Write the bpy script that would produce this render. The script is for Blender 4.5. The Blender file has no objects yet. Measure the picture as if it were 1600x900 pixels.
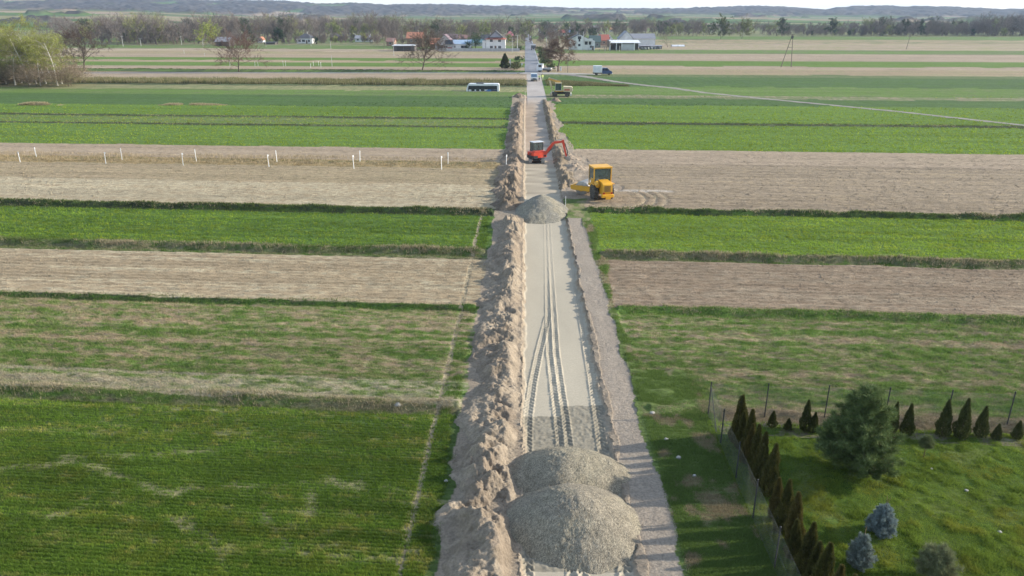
import bpy, math, random
import numpy as np
from mathutils import Vector, Matrix
PI = math.pi
rng = np.random.default_rng(11)
rnd = random.Random(5)
scene = bpy.context.scene
COL = scene.collection

# ---------------------------------------------------------------- camera maths (used to measure ground positions)
CAM_H, F_PX, HORIZON, VPX = 17.0, 1150.0, 24.0, 821.0
TH = math.atan((450 - HORIZON) / F_PX)
PSI = math.atan((VPX - 800) * math.cos(TH) / F_PX)
FW = Vector((-math.sin(PSI) * math.cos(TH), math.cos(PSI) * math.cos(TH), -math.sin(TH)))
RT = Vector((math.cos(PSI), math.sin(PSI), 0))
UP = RT.cross(FW)
CAM = Vector((0, 0, CAM_H))

def g(px, py, z=0.0):
    """ground point seen at a place of the photograph"""
    d = FW * F_PX + RT * (px - 800) + UP * (450 - py)
    t = (z - CAM_H) / d.z
    return CAM + d * t

def mpp(py):
    """metres per pixel across the view at the ground distance of row py"""
    return CAM_H / (math.cos(TH) * (py - HORIZON))

SLANT = 0.06
def vof(px, py):
    p = g(px, py)
    return p.y + SLANT * p.x

# ---------------------------------------------------------------- noise
def _hash(ix, iy, seed):
    h = (ix.astype(np.int64) * 374761393 + iy.astype(np.int64) * 668265263 + seed * 1442695041) & 0xffffffff
    h = ((h ^ (h >> 13)) * 1274126177) & 0xffffffff
    h = (h ^ (h >> 16)) & 0xffffffff
    return h.astype(np.float64) / 4294967295.0

def vnoise(x, y, seed=0):
    xi, yi = np.floor(x), np.floor(y)
    fx, fy = x - xi, y - yi
    fx = fx * fx * (3 - 2 * fx); fy = fy * fy * (3 - 2 * fy)
    a = _hash(xi, yi, seed); b = _hash(xi + 1, yi, seed)
    c = _hash(xi, yi + 1, seed); d = _hash(xi + 1, yi + 1, seed)
    return (a * (1 - fx) + b * fx) * (1 - fy) + (c * (1 - fx) + d * fx) * fy

def fbm(x, y, seed=0, octv=4, gain=0.5):
    s = 0; a = 1; t = 0
    for i in range(octv):
        s = s + a * vnoise(x * 2 ** i + 17.3 * i, y * 2 ** i - 9.1 * i, seed + i * 7)
        t += a; a *= gain
    return s / t

def sstep(a, b, x):
    t = np.clip((x - a) / (b - a), 0, 1)
    return t * t * (3 - 2 * t)

# ---------------------------------------------------------------- objects
def link(o, parent=None):
    COL.objects.link(o)
    if parent: o.parent = parent
    return o

def np_mesh(name, verts, faces, n=4):
    """verts (N,3), faces (M,n) arrays"""
    me = bpy.data.meshes.new(name)
    verts = np.asarray(verts, dtype=np.float32); faces = np.asarray(faces, dtype=np.int32)
    me.vertices.add(len(verts)); me.vertices.foreach_set('co', verts.ravel())
    m = len(faces)
    me.loops.add(m * n); me.loops.foreach_set('vertex_index', faces.ravel())
    me.polygons.add(m)
    me.polygons.foreach_set('loop_start', np.arange(0, m * n, n, dtype=np.int32))
    me.update(calc_edges=True)
    return me

def set_col(me, cols, name='Tint', domain='POINT'):
    a = me.attributes.new(name, 'FLOAT_COLOR', domain)
    c = np.ones((len(cols), 4), dtype=np.float32); c[:, :3] = cols
    a.data.foreach_set('color', c.ravel())

def np_obj(name, verts, faces, mats, n=4, parent=None, cols=None, domain='POINT', smooth=False):
    me = np_mesh(name, verts, faces, n)
    for m in (mats if isinstance(mats, (list, tuple)) else [mats]): me.materials.append(m)
    if cols is not None: set_col(me, cols, domain=domain)
    if smooth: me.polygons.foreach_set('use_smooth', np.ones(len(me.polygons), dtype=bool))
    return link(bpy.data.objects.new(name, me), parent)

def tag(o, label=None, cat=None, group=None, kind=None):
    if label: o['label'] = label
    if cat: o['category'] = cat
    if group: o['group'] = group
    if kind: o['kind'] = kind
    return o

def empty(name, loc, rz=0, label=None, cat=None, group=None):
    o = bpy.data.objects.new(name, None); COL.objects.link(o)
    o.empty_display_size = 0.3
    o.location = loc; o.rotation_euler = (0, 0, rz)
    return tag(o, label, cat, group)

def copy_tree(o, parent=None, loc=None, rz=None, scale=None, label=None, group=None):
    c = o.copy(); COL.objects.link(c)
    if parent: c.parent = parent
    if loc is not None: c.location = loc
    if rz is not None: c.rotation_euler = (0, 0, rz)
    if scale is not None: c.scale = scale if hasattr(scale, '__len__') else (scale,) * 3
    if label: c['label'] = label
    if group: c['group'] = group
    for ch in list(o.children): copy_tree(ch, c)
    return c

class MB:
    """collects boxes, prisms, tubes and discs into one mesh"""
    def __init__(s): s.v = []; s.f = []
    def add(s, vs, fs, M=None):
        k = len(s.v)
        if M is not None: vs = [M @ Vector(v) for v in vs]
        s.v += [tuple(v) for v in vs]; s.f += [tuple(i + k for i in f) for f in fs]
        return s
    def box(s, x0, x1, y0, y1, z0, z1, M=None, taper=0.0, b=0.0):
        t = taper
        if b <= 0:
            vs = [(x0, y0, z0), (x1, y0, z0), (x1, y1, z0), (x0, y1, z0),
                  (x0 + t, y0 + t, z1), (x1 - t, y0 + t, z1), (x1 - t, y1 - t, z1), (x0 + t, y1 - t, z1)]
            fs = [(0, 3, 2, 1), (4, 5, 6, 7), (0, 1, 5, 4), (1, 2, 6, 5), (2, 3, 7, 6), (3, 0, 4, 7)]
            return s.add(vs, fs, M)
        vs = []
        def ring(i, z): return [(x0 + i + b, y0 + i, z), (x1 - i - b, y0 + i, z), (x1 - i, y0 + i + b, z), (x1 - i, y1 - i - b, z),
                             (x1 - i - b, y1 - i, z), (x0 + i + b, y1 - i, z), (x0 + i, y1 - i - b, z), (x0 + i, y0 + i + b, z)]
        vs = ring(b, z0) + ring(0, z0 + b) + ring(t, z1 - b) + ring(t + b, z1)
        fs = [tuple(range(7, -1, -1)), tuple(range(24, 32))]
        for r in range(3):
            for i in range(8):
                j = (i + 1) % 8
                fs.append((r * 8 + i, r * 8 + j, r * 8 + 8 + j, r * 8 + 8 + i))
        return s.add(vs, fs, M)
    def prism(s, pts, y0, y1, M=None, axis='y'):
        """outline pts (a,b) extruded along an axis: 'y' gives (a,y,b), 'x' gives (x,a,b), 'z' gives (a,b,z)"""
        def P(p, t): return (p[0], t, p[1]) if axis == 'y' else ((t, p[0], p[1]) if axis == 'x' else (p[0], p[1], t))
        n = len(pts)
        vs = [P(p, y0) for p in pts] + [P(p, y1) for p in pts]
        fs = [tuple(range(n)), tuple(range(2 * n - 1, n - 1, -1))]
        for i in range(n):
            j = (i + 1) % n; fs.append((i, i + n, j + n, j))
        return s.add(vs, fs, M)
    def tube(s, p, q, r0, r1=None, n=8, caps=True):
        r1 = r0 if r1 is None else r1
        p, q = Vector(p), Vector(q); d = (q - p).normalized()
        a = d.orthogonal().normalized(); c = d.cross(a)
        vs = []
        for P, r in ((p, r0), (q, r1)):
            for i in range(n):
                t = 2 * PI * i / n
                vs.append(P + a * (r * math.cos(t)) + c * (r * math.sin(t)))
        fs = [(i, (i + 1) % n, (i + 1) % n + n, i + n) for i in range(n)]
        if caps: fs += [tuple(range(n - 1, -1, -1)), tuple(range(n, 2 * n))]
        return s.add(vs, fs)
    def beam(s, p, q, w, h, w2=None, h2=None):
        """box beam between two points, w across, h in the vertical plane"""
        p, q = Vector(p), Vector(q); d = (q - p).normalized()
        side = d.cross(Vector((0, 0, 1)))
        if side.length < 1e-3: side = Vector((1, 0, 0))
        side.normalize(); up = side.cross(d)
        vs = []
        for P, a, b in ((p, w, h), (q, w2 or w, h2 or h)):
            vs += [P + side * (-a / 2) + up * (-b / 2), P + side * (a / 2) + up * (-b / 2), P + side * (a / 2) + up * (b / 2), P + side * (-a / 2) + up * (b / 2)]
        return s.add(vs, [(0, 3, 2, 1), (4, 5, 6, 7), (0, 1, 5, 4), (1, 2, 6, 5), (2, 3, 7, 6), (3, 0, 4, 7)])
    def lathe(s, prof, c, axis, n=20):
        """prof: (along, radius) about an axis through c"""
        c = Vector(c); d = Vector(axis).normalized(); a = d.orthogonal().normalized(); b = d.cross(a)
        vs = []; fs = []
        for t, r in prof:
            for i in range(n):
                w = 2 * PI * i / n
                vs.append(c + d * t + a * (r * math.cos(w)) + b * (r * math.sin(w)))
        for k in range(len(prof) - 1):
            for i in range(n):
                j = (i + 1) % n; fs.append((k * n + i, k * n + j, k * n + n + j, k * n + n + i))
        fs += [tuple(range(n - 1, -1, -1)), tuple(range((len(prof) - 1) * n, len(prof) * n))]
        return s.add(vs, fs)
    def obj(s, name, mat, parent=None, smooth=False):
        me = bpy.data.meshes.new(name)
        me.from_pydata(s.v, [], s.f); me.validate()
        import bmesh
        bm = bmesh.new(); bm.from_mesh(me); bmesh.ops.recalc_face_normals(bm, faces=bm.faces); bm.to_mesh(me); bm.free()
        me.materials.append(mat)
        if smooth:
            me.polygons.foreach_set('use_smooth', np.ones(len(me.polygons), dtype=bool))
            try: me.set_sharp_from_angle(angle=math.radians(35))
            except Exception: pass
        return link(bpy.data.objects.new(name, me), parent)

# ---------------------------------------------------------------- materials
class NT:
    def __init__(s, name):
        s.m = bpy.data.materials.new(name); s.m.use_nodes = True
        s.t = s.m.node_tree; s.bsdf = s.t.nodes['Principled BSDF']; s.out = s.t.nodes['Material Output']
    def n(s, typ, **kw):
        nd = s.t.nodes.new(typ)
        for k, v in kw.items():
            if hasattr(nd, k): setattr(nd, k, v)
            else: nd.inputs[k.replace('_', ' ')].default_value = v
        return nd
    def l(s, a, b): s.t.links.new(a, b)
    def noise(s, scale, detail=3, rough=0.6, vec=None, stretch=None):
        if stretch is not None:
            mp = s.n('ShaderNodeMapping'); mp.inputs['Scale'].default_value = stretch
            s.l(vec, mp.inputs[0]); vec = mp.outputs[0]
        nd = s.n('ShaderNodeTexNoise'); nd.inputs['Scale'].default_value = scale
        nd.inputs['Detail'].default_value = detail; nd.inputs['Roughness'].default_value = rough
        if vec is not None: s.l(vec, nd.inputs['Vector'])
        return nd.outputs['Fac']
    def ramp(s, fac, stops):
        r = s.n('ShaderNodeValToRGB'); e = r.color_ramp.elements
        while len(e) < len(stops): e.new(0.5)
        for i, (p, c) in enumerate(stops):
            e[i].position = p; e[i].color = (c[0], c[1], c[2], 1) if hasattr(c, '__len__') else (c, c, c, 1)
        s.l(fac, r.inputs[0]); return r.outputs[0]
    def mul(s, a, b, f=1.0):
        m = s.n('ShaderNodeMix', data_type='RGBA', blend_type='MULTIPLY'); m.inputs[0].default_value = f
        s.l(a, m.inputs[6]); s.l(b, m.inputs[7]); return m.outputs[2]
    def mix(s, fac, a, b):
        m = s.n('ShaderNodeMix', data_type='RGBA')
        if hasattr(fac, 'links'): s.l(fac, m.inputs[0])
        else: m.inputs[0].default_value = fac
        for x, i in ((a, 6), (b, 7)):
            if hasattr(x, 'links'): s.l(x, m.inputs[i])
            else: m.inputs[i].default_value = (*x, 1)
        return m.outputs[2]
    def bump(s, h, strength, dist, nrm=None):
        b = s.n('ShaderNodeBump'); b.inputs['Strength'].default_value = strength; b.inputs['Distance'].default_value = dist
        s.l(h, b.inputs['Height'])
        if nrm is not None: s.l(nrm, b.inputs['Normal'])
        return b.outputs[0]

_MC = {}
def paint(name, col, rough=0.5, metal=0.0, dirt=0.25, scale=3.0, dcol=(0.16, 0.13, 0.10), bump=0.0):
    """painted or bare surface with dust and wear"""
    if name in _MC: return _MC[name]
    t = NT(name); tc = t.n('ShaderNodeTexCoord').outputs['Object']
    f = t.noise(scale, 6, 0.65, tc)
    f2 = t.noise(scale * 0.35, 3, 0.5, tc)
    c = t.mix(t.ramp(f, [(0.42, 0.0), (0.75, dirt)]), col, dcol)
    c = t.mul(c, t.ramp(f2, [(0.3, 0.86), (0.7, 1.06)]))
    t.l(c, t.bsdf.inputs['Base Color'])
    t.l(t.ramp(f, [(0.3, max(0, rough - 0.1)), (0.8, min(1, rough + 0.2))]), t.bsdf.inputs['Roughness'])
    t.bsdf.inputs['Metallic'].default_value = metal
    if bump: t.l(t.bump(f, bump, 0.02), t.bsdf.inputs['Normal'])
    _MC[name] = t.m
    return t.m

def tinted(name, rough=0.85, trans=0.0, spec=0.2, scale=None, lo=0.75, hi=1.2):
    """surface whose own colour varies from leaf to leaf / clod to clod"""
    if name in _MC: return _MC[name]
    t = NT(name)
    a = t.n('ShaderNodeAttribute', attribute_name='Tint')
    c = a.outputs['Color']
    if scale:
        tc = t.n('ShaderNodeTexCoord').outputs['Object']
        c = t.mul(c, t.ramp(t.noise(scale, 4, 0.6, tc), [(0.3, lo), (0.7, hi)]))
    t.l(c, t.bsdf.inputs['Base Color'])
    t.bsdf.inputs['Roughness'].default_value = rough
    t.bsdf.inputs['Specular IOR Level'].default_value = spec
    if trans:
        tr = t.n('ShaderNodeBsdfTranslucent'); t.l(c, tr.inputs['Color'])
        mx = t.n('ShaderNodeMixShader'); mx.inputs[0].default_value = trans
        t.l(t.bsdf.outputs[0], mx.inputs[1]); t.l(tr.outputs[0], mx.inputs[2]); t.l(mx.outputs[0], t.out.inputs[0])
    _MC[name] = t.m
    return t.m
# ---------------------------------------------------------------- camera, sky, sun, air
cam = bpy.data.objects.new('camera', bpy.data.cameras.new('camera')); COL.objects.link(cam)
cam.location = CAM; cam.rotation_euler = (PI / 2 - TH, 0, PSI)
cam.data.sensor_width = 36; cam.data.lens = F_PX / 1600 * 36
cam.data.clip_start = 0.3; cam.data.clip_end = 30000
scene.camera = cam
SUN_EL, SUN_AZ = math.radians(20), math.radians(8)      # azimuth measured from +X towards +Y
w = bpy.data.worlds.new('World'); scene.world = w; w.use_nodes = True
nt = w.node_tree; bg = nt.nodes['Background']
sky = nt.nodes.new('ShaderNodeTexSky'); sky.sky_type = 'NISHITA'; sky.sun_disc = False
sky.sun_elevation = SUN_EL; sky.sun_rotation = PI / 2 - SUN_AZ
sky.air_density = 1.0; sky.dust_density = 0.6; sky.ozone_density = 1.0
tcw = nt.nodes.new('ShaderNodeTexCoord'); sx = nt.nodes.new('ShaderNodeSeparateXYZ'); nt.links.new(tcw.outputs['Generated'], sx.inputs[0])
mr = nt.nodes.new('ShaderNodeMapRange'); nt.links.new(sx.outputs[2], mr.inputs[0])          # thin white cloud, thickest near the horizon
mr.inputs[1].default_value = 0.0; mr.inputs[2].default_value = 0.35; mr.inputs[3].default_value = 0.85; mr.inputs[4].default_value = 0.25
mpw = nt.nodes.new('ShaderNodeMapping'); mpw.inputs['Scale'].default_value = (1, 1, 9); nt.links.new(tcw.outputs['Generated'], mpw.inputs[0])
nzw = nt.nodes.new('ShaderNodeTexNoise'); nzw.inputs['Scale'].default_value = 5; nzw.inputs['Detail'].default_value = 6; nt.links.new(mpw.outputs[0], nzw.inputs['Vector'])
rw = nt.nodes.new('ShaderNodeMapRange'); nt.links.new(nzw.outputs['Fac'], rw.inputs[0]); rw.inputs[1].default_value = .35; rw.inputs[2].default_value = .65; rw.inputs[3].default_value = .7; rw.inputs[4].default_value = 1.1
mm = nt.nodes.new('ShaderNodeMath'); mm.operation = 'MULTIPLY'; nt.links.new(mr.outputs[0], mm.inputs[0]); nt.links.new(rw.outputs[0], mm.inputs[1]); mm.use_clamp = True
mxw = nt.nodes.new('ShaderNodeMix'); mxw.data_type = 'RGBA'; nt.links.new(mm.outputs[0], mxw.inputs[0]); nt.links.new(sky.outputs[0], mxw.inputs[6]); mxw.inputs[7].default_value = (2.95, 3.2, 3.5, 1)
nt.links.new(mxw.outputs[2], bg.inputs[0]); bg.inputs[1].default_value = 0.15
sl = bpy.data.lights.new('sun', 'SUN'); sl.energy = 3.4; sl.angle = math.radians(0.8); sl.color = (1.0, 0.925, 0.80)
so = bpy.data.objects.new('sun', sl); COL.objects.link(so)
dirv = Vector((math.cos(SUN_AZ) * math.cos(SUN_EL), math.sin(SUN_AZ) * math.cos(SUN_EL), math.sin(SUN_EL)))
so.rotation_euler = dirv.to_track_quat('Z', 'Y').to_euler()
so.location = (200, 30, 120)
vs = scene.view_settings
vs.view_transform = 'Standard'; vs.look = 'None'; vs.exposure = 1.18; vs.gamma = 1; vs.use_curve_mapping = False
scene.cycles.volume_bounces = 0; scene.cycles.max_bounces = 5; scene.cycles.transparent_max_bounces = 16
scene.cycles.diffuse_bounces = 3

ht = NT('haze_air'); ht.t.nodes.remove(ht.bsdf)
pv = ht.n('ShaderNodeVolumePrincipled'); pv.inputs['Color'].default_value = (0.60, 0.76, 1.0, 1)
pv.inputs['Density'].default_value = 1.0e-4; pv.inputs['Anisotropy'].default_value = 0.2
ht.l(pv.outputs[0], ht.out.inputs['Volume'])
hz = MB().box(-5600, 5600, -400, 4900, -8, 150).obj('haze', ht.m); tag(hz, kind='stuff')
# ---------------------------------------------------------------- field layout: bands between photograph rows, left and right of the road
WH=(.062,.112,.022); WHL=(.105,.165,.036); BR=(.100,.160,.026); BD=(.068,.112,.038); OL=(.13,.155,.065); OLT=(.24,.22,.11)
TAN=(.290,.222,.138); PALE=(.37,.31,.205); PINK=(.31,.240,.168); BRN=(.220,.162,.108); GRB=(.258,.202,.138); OCH=(.29,.215,.11); STR=(.35,.30,.20)
DK=(.045,.055,.028); FAL=(.27,.215,.13); DRG=(.17,.155,.085)  # darkest tone: field edges, with the banks' shaded near faces put into the colour
# (row_top, row_bottom, colour A, colour B, share of B, kind)  kind: 0 low crop, 1 clods/furrows, 2 rough tufty
LEFT = [(637,1200,WH,OLT,.18,0),(622,637,DRG,WHL,.5,2),(612,622,STR,WHL,.25,2),(585,612,STR,WHL,.42,2),(475,585,WHL,TAN,.46,2),(470,475,WH,DK,.4,2),(397,470,TAN,PALE,.35,1),
 (381,397,DRG,WH,.5,2),(330,381,WH,BR,.35,0),(320,330,DK,WH,.4,2),(283,320,PALE,TAN,.35,1),(258,283,FAL,TAN,.4,1),(248,258,OCH,DRG,.25,2),(228,248,PINK,TAN,.3,1),
 (196,228,WHL,BR,.4,0),(194,196,DK,OL,.2,0),(183,194,OL,BR,.5,0),(181,183,DK,OL,.25,0),(165,181,BR,WHL,.25,0),(148,165,BD,WH,.35,2),(140,148,OL,WHL,.6,0),
 (133,140,OLT,OL,.4,0),(129,133,DK,OL,.4,2),(123,129,DRG,OLT,.4,2),(115,123,PINK,TAN,.3,1),(113,115,GRB,TAN,.4,0),(108,113,DK,WHL,.45,2),(103,108,PINK,TAN,.3,0),(97,103,WHL,BR,.3,0),
 (94,97,TAN,PINK,.3,0),(90,94,BR,WHL,.5,0),(84,90,PINK,TAN,.4,0),(80,84,TAN,OLT,.4,0),(76,80,PINK,PALE,.3,0),(71,76,WHL,OL,.5,0),(66,71,OL,TAN,.4,0),(60,66,WHL,OLT,.4,0),(50,60,OL,TAN,.4,0),(40,50,WHL,OLT,.4,0),(20,40,OL,WHL,.5,0)]
RIGHT = [(662,1200,WHL,BR,.35,0),(640,662,TAN,DRG,.4,2),(497,640,WHL,TAN,.44,2),(486,497,WHL,DRG,.3,2),(410,486,BRN,GRB,.4,1),(401,410,DRG,WH,.45,2),
 (337,401,BR,WHL,.3,0),(331,337,DK,WH,.4,2),(259,331,GRB,TAN,.3,1),(237,259,PINK,GRB,.35,1),(197,237,BR,WHL,.3,0),(194,197,DK,OL,.2,0),(166,194,BR,WHL,.2,0),
 (155,166,BD,WH,.4,2),(150,155,OL,GRB,.4,0),(136,150,WHL,OL,.3,0),(121,136,BD,WH,.35,2),(117,121,OL,BD,.4,0),(108,117,TAN,OLT,.35,1),(104,108,PINK,GRB,.3,0),
 (96,104,WHL,BR,.5,0),(84,96,PINK,GRB,.3,0),(78,84,OL,WHL,.5,0),(68,78,PINK,OLT,.4,0),(62,68,TAN,OL,.4,0),(57,62,WHL,OL,.4,0),(48,57,OL,OLT,.5,0),(40,48,WHL,OLT,.4,0),(20,40,OL,WHL,.5,0)]
def bandv(bands, px):
    out = []
    for (y0, y1, A, B, mx, kd) in bands:
        v1 = vof(px, max(y0, 27)) if y0 > 27 else 9000
        v0 = vof(px, y1) if y1 < 1100 else -400
        out.append((v0, v1, np.array(A), np.array(B), mx, kd))
    return out
BL, BRR = bandv(LEFT, 400), bandv(RIGHT, 1200)

def ditch_list():
    # field edges where a bank with taller growth stands: (side, row, ref px, height, strength)
    L = [('L', 626, 0.18), ('L', 472, .12), ('L', 388, .27), ('L', 325, .27), ('L', 252, .12), ('L', 195, .08), ('L', 182, .12), ('L', 130, .3), ('L', 110, .3)]
    R = [('R', 650, .08), ('R', 491, .18), ('R', 405, .25), ('R', 334, .24), ('R', 195, .16)]
    return [(s, vof(400 if s == 'L' else 1200, r), h) for s, r, h in L + R]
DITCH = ditch_list()

BED_L, BED_R = -0.08, 3.80
def bed_edges(Y):
    n1 = vnoise(Y * 1.3, Y * 0 + 3, 41) - .5; n2 = vnoise(Y * 1.7, Y * 0 + 8, 42) - .5
    f = vnoise(Y * 6, Y * 0 + 3, 44) - .5
    return BED_L + .10 * n1 + .03 * f, BED_R + .22 * n2 + .10 * f
PATH_L, PATH_R = 4.05, 5.35

def chev(d, s, w, per):
    """tyre lug pattern: d across, s along"""
    m = np.abs(d) < w / 2
    ph = (s / per + np.abs(d) / w * 1.6) % 1.0
    lug = sstep(0, .15, ph) * (1 - sstep(.45, .6, ph)) * (np.abs(d) > .035)
    return m, lug
TR_A = ([18, 22, 29.1, 32, 36, 45, 63], [1.8, 1.82, 1.74, 1.66, 1.58, 1.72, 2.02])
TR_B = ([18, 26, 29.3, 32.5, 36, 40, 42], [.16, .18, .22, .46, .82, 1.3, 1.55])
TR_C = ([18, 26, 29, 33, 40, 50, 63], [3.36, 3.33, 3.38, 3.45, 3.52, 3.6, 3.62])

def ground_fields(X, V):
    """height, albedo and texture weights of the open ground at points (X, V), V along the fields' own lines"""
    Y = V - SLANT * X
    shp = X.shape
    col = np.zeros(shp + (3,)); kind = np.zeros(shp); 
    pn = fbm(X * .13, V * .45, 3, 4)            # patches drawn out along the rows
    pn2 = fbm(X * .55, V * 1.5, 9, 4)
    big = fbm(X * .03, V * .06, 14, 3)
    row = vnoise(X * .04, V * 2.2, 12)
    row2 = vnoise(X * .02, V * .7, 18)
    fine = fbm(X * 2.2, V * 6.5, 19, 3)
    for bands, side in ((BL, X < 1.9), (BRR, X >= 1.9)):
        for (v0, v1, A, B, mx, kd) in bands:
            m = side & (V >= v0) & (V < v1)
            col[m] = (A * (1 - mx) + B * mx) * .9; kind[m] = kd
        for (v0, v1, A, B, mx, kd) in bands:
            far = max(1.0, v0 / 60)
            wob = (vnoise(X * .25 / far ** .5, X * 0 + v0, 21) - .5) * min(.35 * far, .012 * max(v0, 25) )
            Vw = V + wob
            m = side & (Vw >= v0) & (Vw < v1)
            if not m.any(): continue
            t = pn[m] * .12 + pn2[m] * .14 + row[m] * .22 + fine[m] * .52
            f = sstep(.5 - .16 - (mx - .5) * .55, .5 + .16 - (mx - .5) * .55, t + .0)
            c = A[None, :] * (1 - f[:, None]) + B[None, :] * f[:, None]
            c = c * (0.80 + .22 * row[m] + .18 * row2[m] + .16 * big[m])[:, None]
            col[m] = c; kind[m] = kd
    z = (fbm(X * .15, V * .25, 51, 3) - .5) * .10 * sstep(12, 40, np.abs(X) + 20)
    z = z + np.where(kind == 2, (fbm(X * .9, V * 2.4, 52, 4) - .5) * .26, 0)
    fur = np.sin(V * 2 * PI / .62 + 2.0 * fbm(X * .1, V * .3, 54, 2)) * .045 + (fbm(X * 1.6, V * 3.0, 55, 4) - .5) * .11
    z = z + np.where(kind == 1, fur, 0)
    crop = np.sin(V * 2 * PI / .25) * .012 + (fbm(X * .8, V * 1.6, 56, 3) - .5) * .07
    z = z + np.where(kind == 0, crop, 0)
    z = z - np.where((kind == 0) & (V < 70), 0, 0)
    for s, vd, h in DITCH:
        side = X < -3 if s == 'L' else X > 5.8
        wv = V + (vnoise(X * .35, X * 0 + vd, 23) - .5) * .5
        wd = .32 + .0015 * vd
        # a low bank with a ditch on the camera's side
        d = (wv - vd) / wd
        hh = h * (.6 + .8 * vnoise(X * .9, X * 0 + vd, 24))
        z = z + np.where(side, hh * np.exp(-(d - .7) ** 2) - (.75 * h if vd < 75 else 0) * np.exp(-(d + 1.1) ** 2), 0)
    return z, col, kind

BALD = []
def verge_edge(X, Y):
    return np.where(Y < 34, 9.0, 6.0 + (vnoise(X * .7, Y * .35, 66) - .5) * .9)
def build_ground():
    dx = .04
    xs = list(np.arange(-1.0, 4.6, dx))
    st = .05; x = xs[-1] + st
    while x < 9: xs.append(x); x += .065
    while x < 1700: xs.append(x); st = max(.07, st * 1.032); st = min(st, .24) if x < 55 else st; x += st
    st = .05; x = -1.0 - st; l = []
    while x > -4.6: l.append(x); x -= .07
    while x > -1700: l.append(x); st = max(.08, st * 1.034); st = min(st, .24) if x > -55 else st; x -= st
    xs = np.array(l[::-1] + xs)
    vsx = [-300, -200, -120, -60, -30, -10, 0, 6, 10, 13]; v = 15.0
    while v < 1700: vsx.append(v); v += min(max(.026, .00006 * v * v), 6.0)
    vv = np.array(vsx)
    X, V = np.meshgrid(xs, vv)                       # rows along V
    Y = V - SLANT * X
    z, col, kind = ground_fields(X, V)
    # ---- the strip along the road: trodden verge on both sides
    # left: worn soil under and beside the soil bank
    wl = (vnoise(X * .9, Y * .5, 61) - .5) * 1.0
    near = (Y > -400) & (Y < 172)
    m = near & (X < 1.9) & (X > -2.75 + wl * .5)
    soil = np.array([.30, .24, .175])
    k = fbm(X * 2, Y * 2, 62, 4)
    col[m] = (soil[None] * (.8 + .4 * k[m][:, None])); kind[m] = 3
    nearc = (kind == 0) & (V < 75) & (V > 0)
    sf = (.28 * sstep(75, 30, V))[..., None]
    col = np.where(nearc[..., None], col * (1 - sf) + np.array([.085, .075, .04]) * sf, col)
    # thin wandering marks left in the young crop
    for pts in (((-60, 738), (120, 722), (260, 770), (420, 757), (520, 752), (640, 765)), ((-40, 815), (60, 810), (170, 790), (215, 785)), ((490, 765), (485, 800), (478, 815)), ((270, 815), (330, 840), (360, 905)), ((365, 755), (410, 800), (450, 850)), ((100, 715), (330, 705))):
        wp = [g(a_, b_) for a_, b_ in pts]
        for a_, b_ in zip(wp[:-1], wp[1:]):
            ax, ay, bx, by = a_.x, a_.y, b_.x, b_.y; L2 = (bx - ax) ** 2 + (by - ay) ** 2
            sub_ = (V > 15) & (V < 32) & (X < -3) & (X > -22)
            t_ = np.clip(((X[sub_] - ax) * (bx - ax) + (Y[sub_] - ay) * (by - ay)) / L2, 0, 1)
            dd = np.hypot(X[sub_] - ax - t_ * (bx - ax), (Y[sub_] - ay - t_ * (by - ay)))
            nn = fbm(X[sub_] * 1.6, Y[sub_] * 1.6, 260, 4)
            f = sstep(.38, .0, dd + (nn - .42) * 1.1) * .62
            cc = col[sub_]; col[sub_] = cc * (1 - f[:, None]) + np.array([.27, .235, .12]) * f[:, None]
            BALD.append((ax, ay, bx, by))
    # the narrow worn line parallel to the road
    xl = -3.95 + .12 * (vnoise(Y * .12, Y * 0, 63) - .5) + .003 * (Y - 30)
    ww = .09 + .10 * vnoise(Y * .8, X * 0, 64)
    m = (Y > 15) & (Y < 68) & (np.abs(X - xl) < ww) & (fbm(X * 1.5, Y * .8, 65, 3) > .30)
    col[m] = np.array([.33, .27, .175]) * (.8 + .4 * k[m][:, None]); z[m] -= .03
    # right: verge grass, then the gravel path
    rb = verge_edge(X, Y)
    m = (Y < 76) & (X > 3.7) & (X < rb)
    gr = fbm(X * 1.2, Y * .8, 67, 4)
    ga, gb = np.array([.115, .155, .045]), np.array([.26, .22, .13])
    f = sstep(.50, .70, gr + .10 * (Y > 45) - .10 * (Y < 34)) * .8
    m = m & ~((V < vof(1400, 678)) & (X > 8.3))
    col[m] = ga * (1 - f[m][:, None]) + gb * f[m][:, None]; kind[m] = 2
    # garden lawn inside the fence and the grass beside it
    m = (V < vof(1400, 678)) & (X > 8.2)
    f = sstep(.45, .72, fbm(X * .9, Y * 1.1, 68, 4) + .05 * fbm(X * .2, Y * .2, 69, 3))
    f2 = sstep(.5, .8, fbm(X * .25, Y * .35, 70, 3))
    la, lb, lc = np.array([.075, .125, .020]), np.array([.12, .15, .04]), np.array([.060, .105, .018])
    c = la * (1 - f[m][:, None]) + lb * f[m][:, None]; c = c * (1 - .5 * f2[m][:, None]) + lc * .5 * f2[m][:, None]
    col[m] = c; kind[m] = 4
    z[m] = (fbm(X * 2.2, Y * 2.2, 71, 4)[m] - .5) * .10
    # bare planting strip under the far fence, under the thujas
    m = (X > 8.6) & (V > vof(1400, 690)) & (V < vof(1400, 668)) & (fbm(X * 1.1, Y * 2, 72, 3) > .42)
    col[m] = np.array([.20, .17, .12]) * (.8 + .4 * k[m][:, None])
    # path
    pl = PATH_L + (vnoise(Y * .7, Y * 0 + 1, 73) - .5) * .30 + .06 * (vnoise(Y * 5, X * 0, 74) - .5) - .006 * (Y - 25)
    pr = PATH_R + (vnoise(Y * .5, Y * 0 + 5, 75) - .5) * .45 + .12 * (vnoise(Y * 4, X * 0, 76) - .5) - .010 * np.clip(Y - 45, 0, 60)
    pm = (X > pl) & (X < pr) & (Y < 64)
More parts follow.
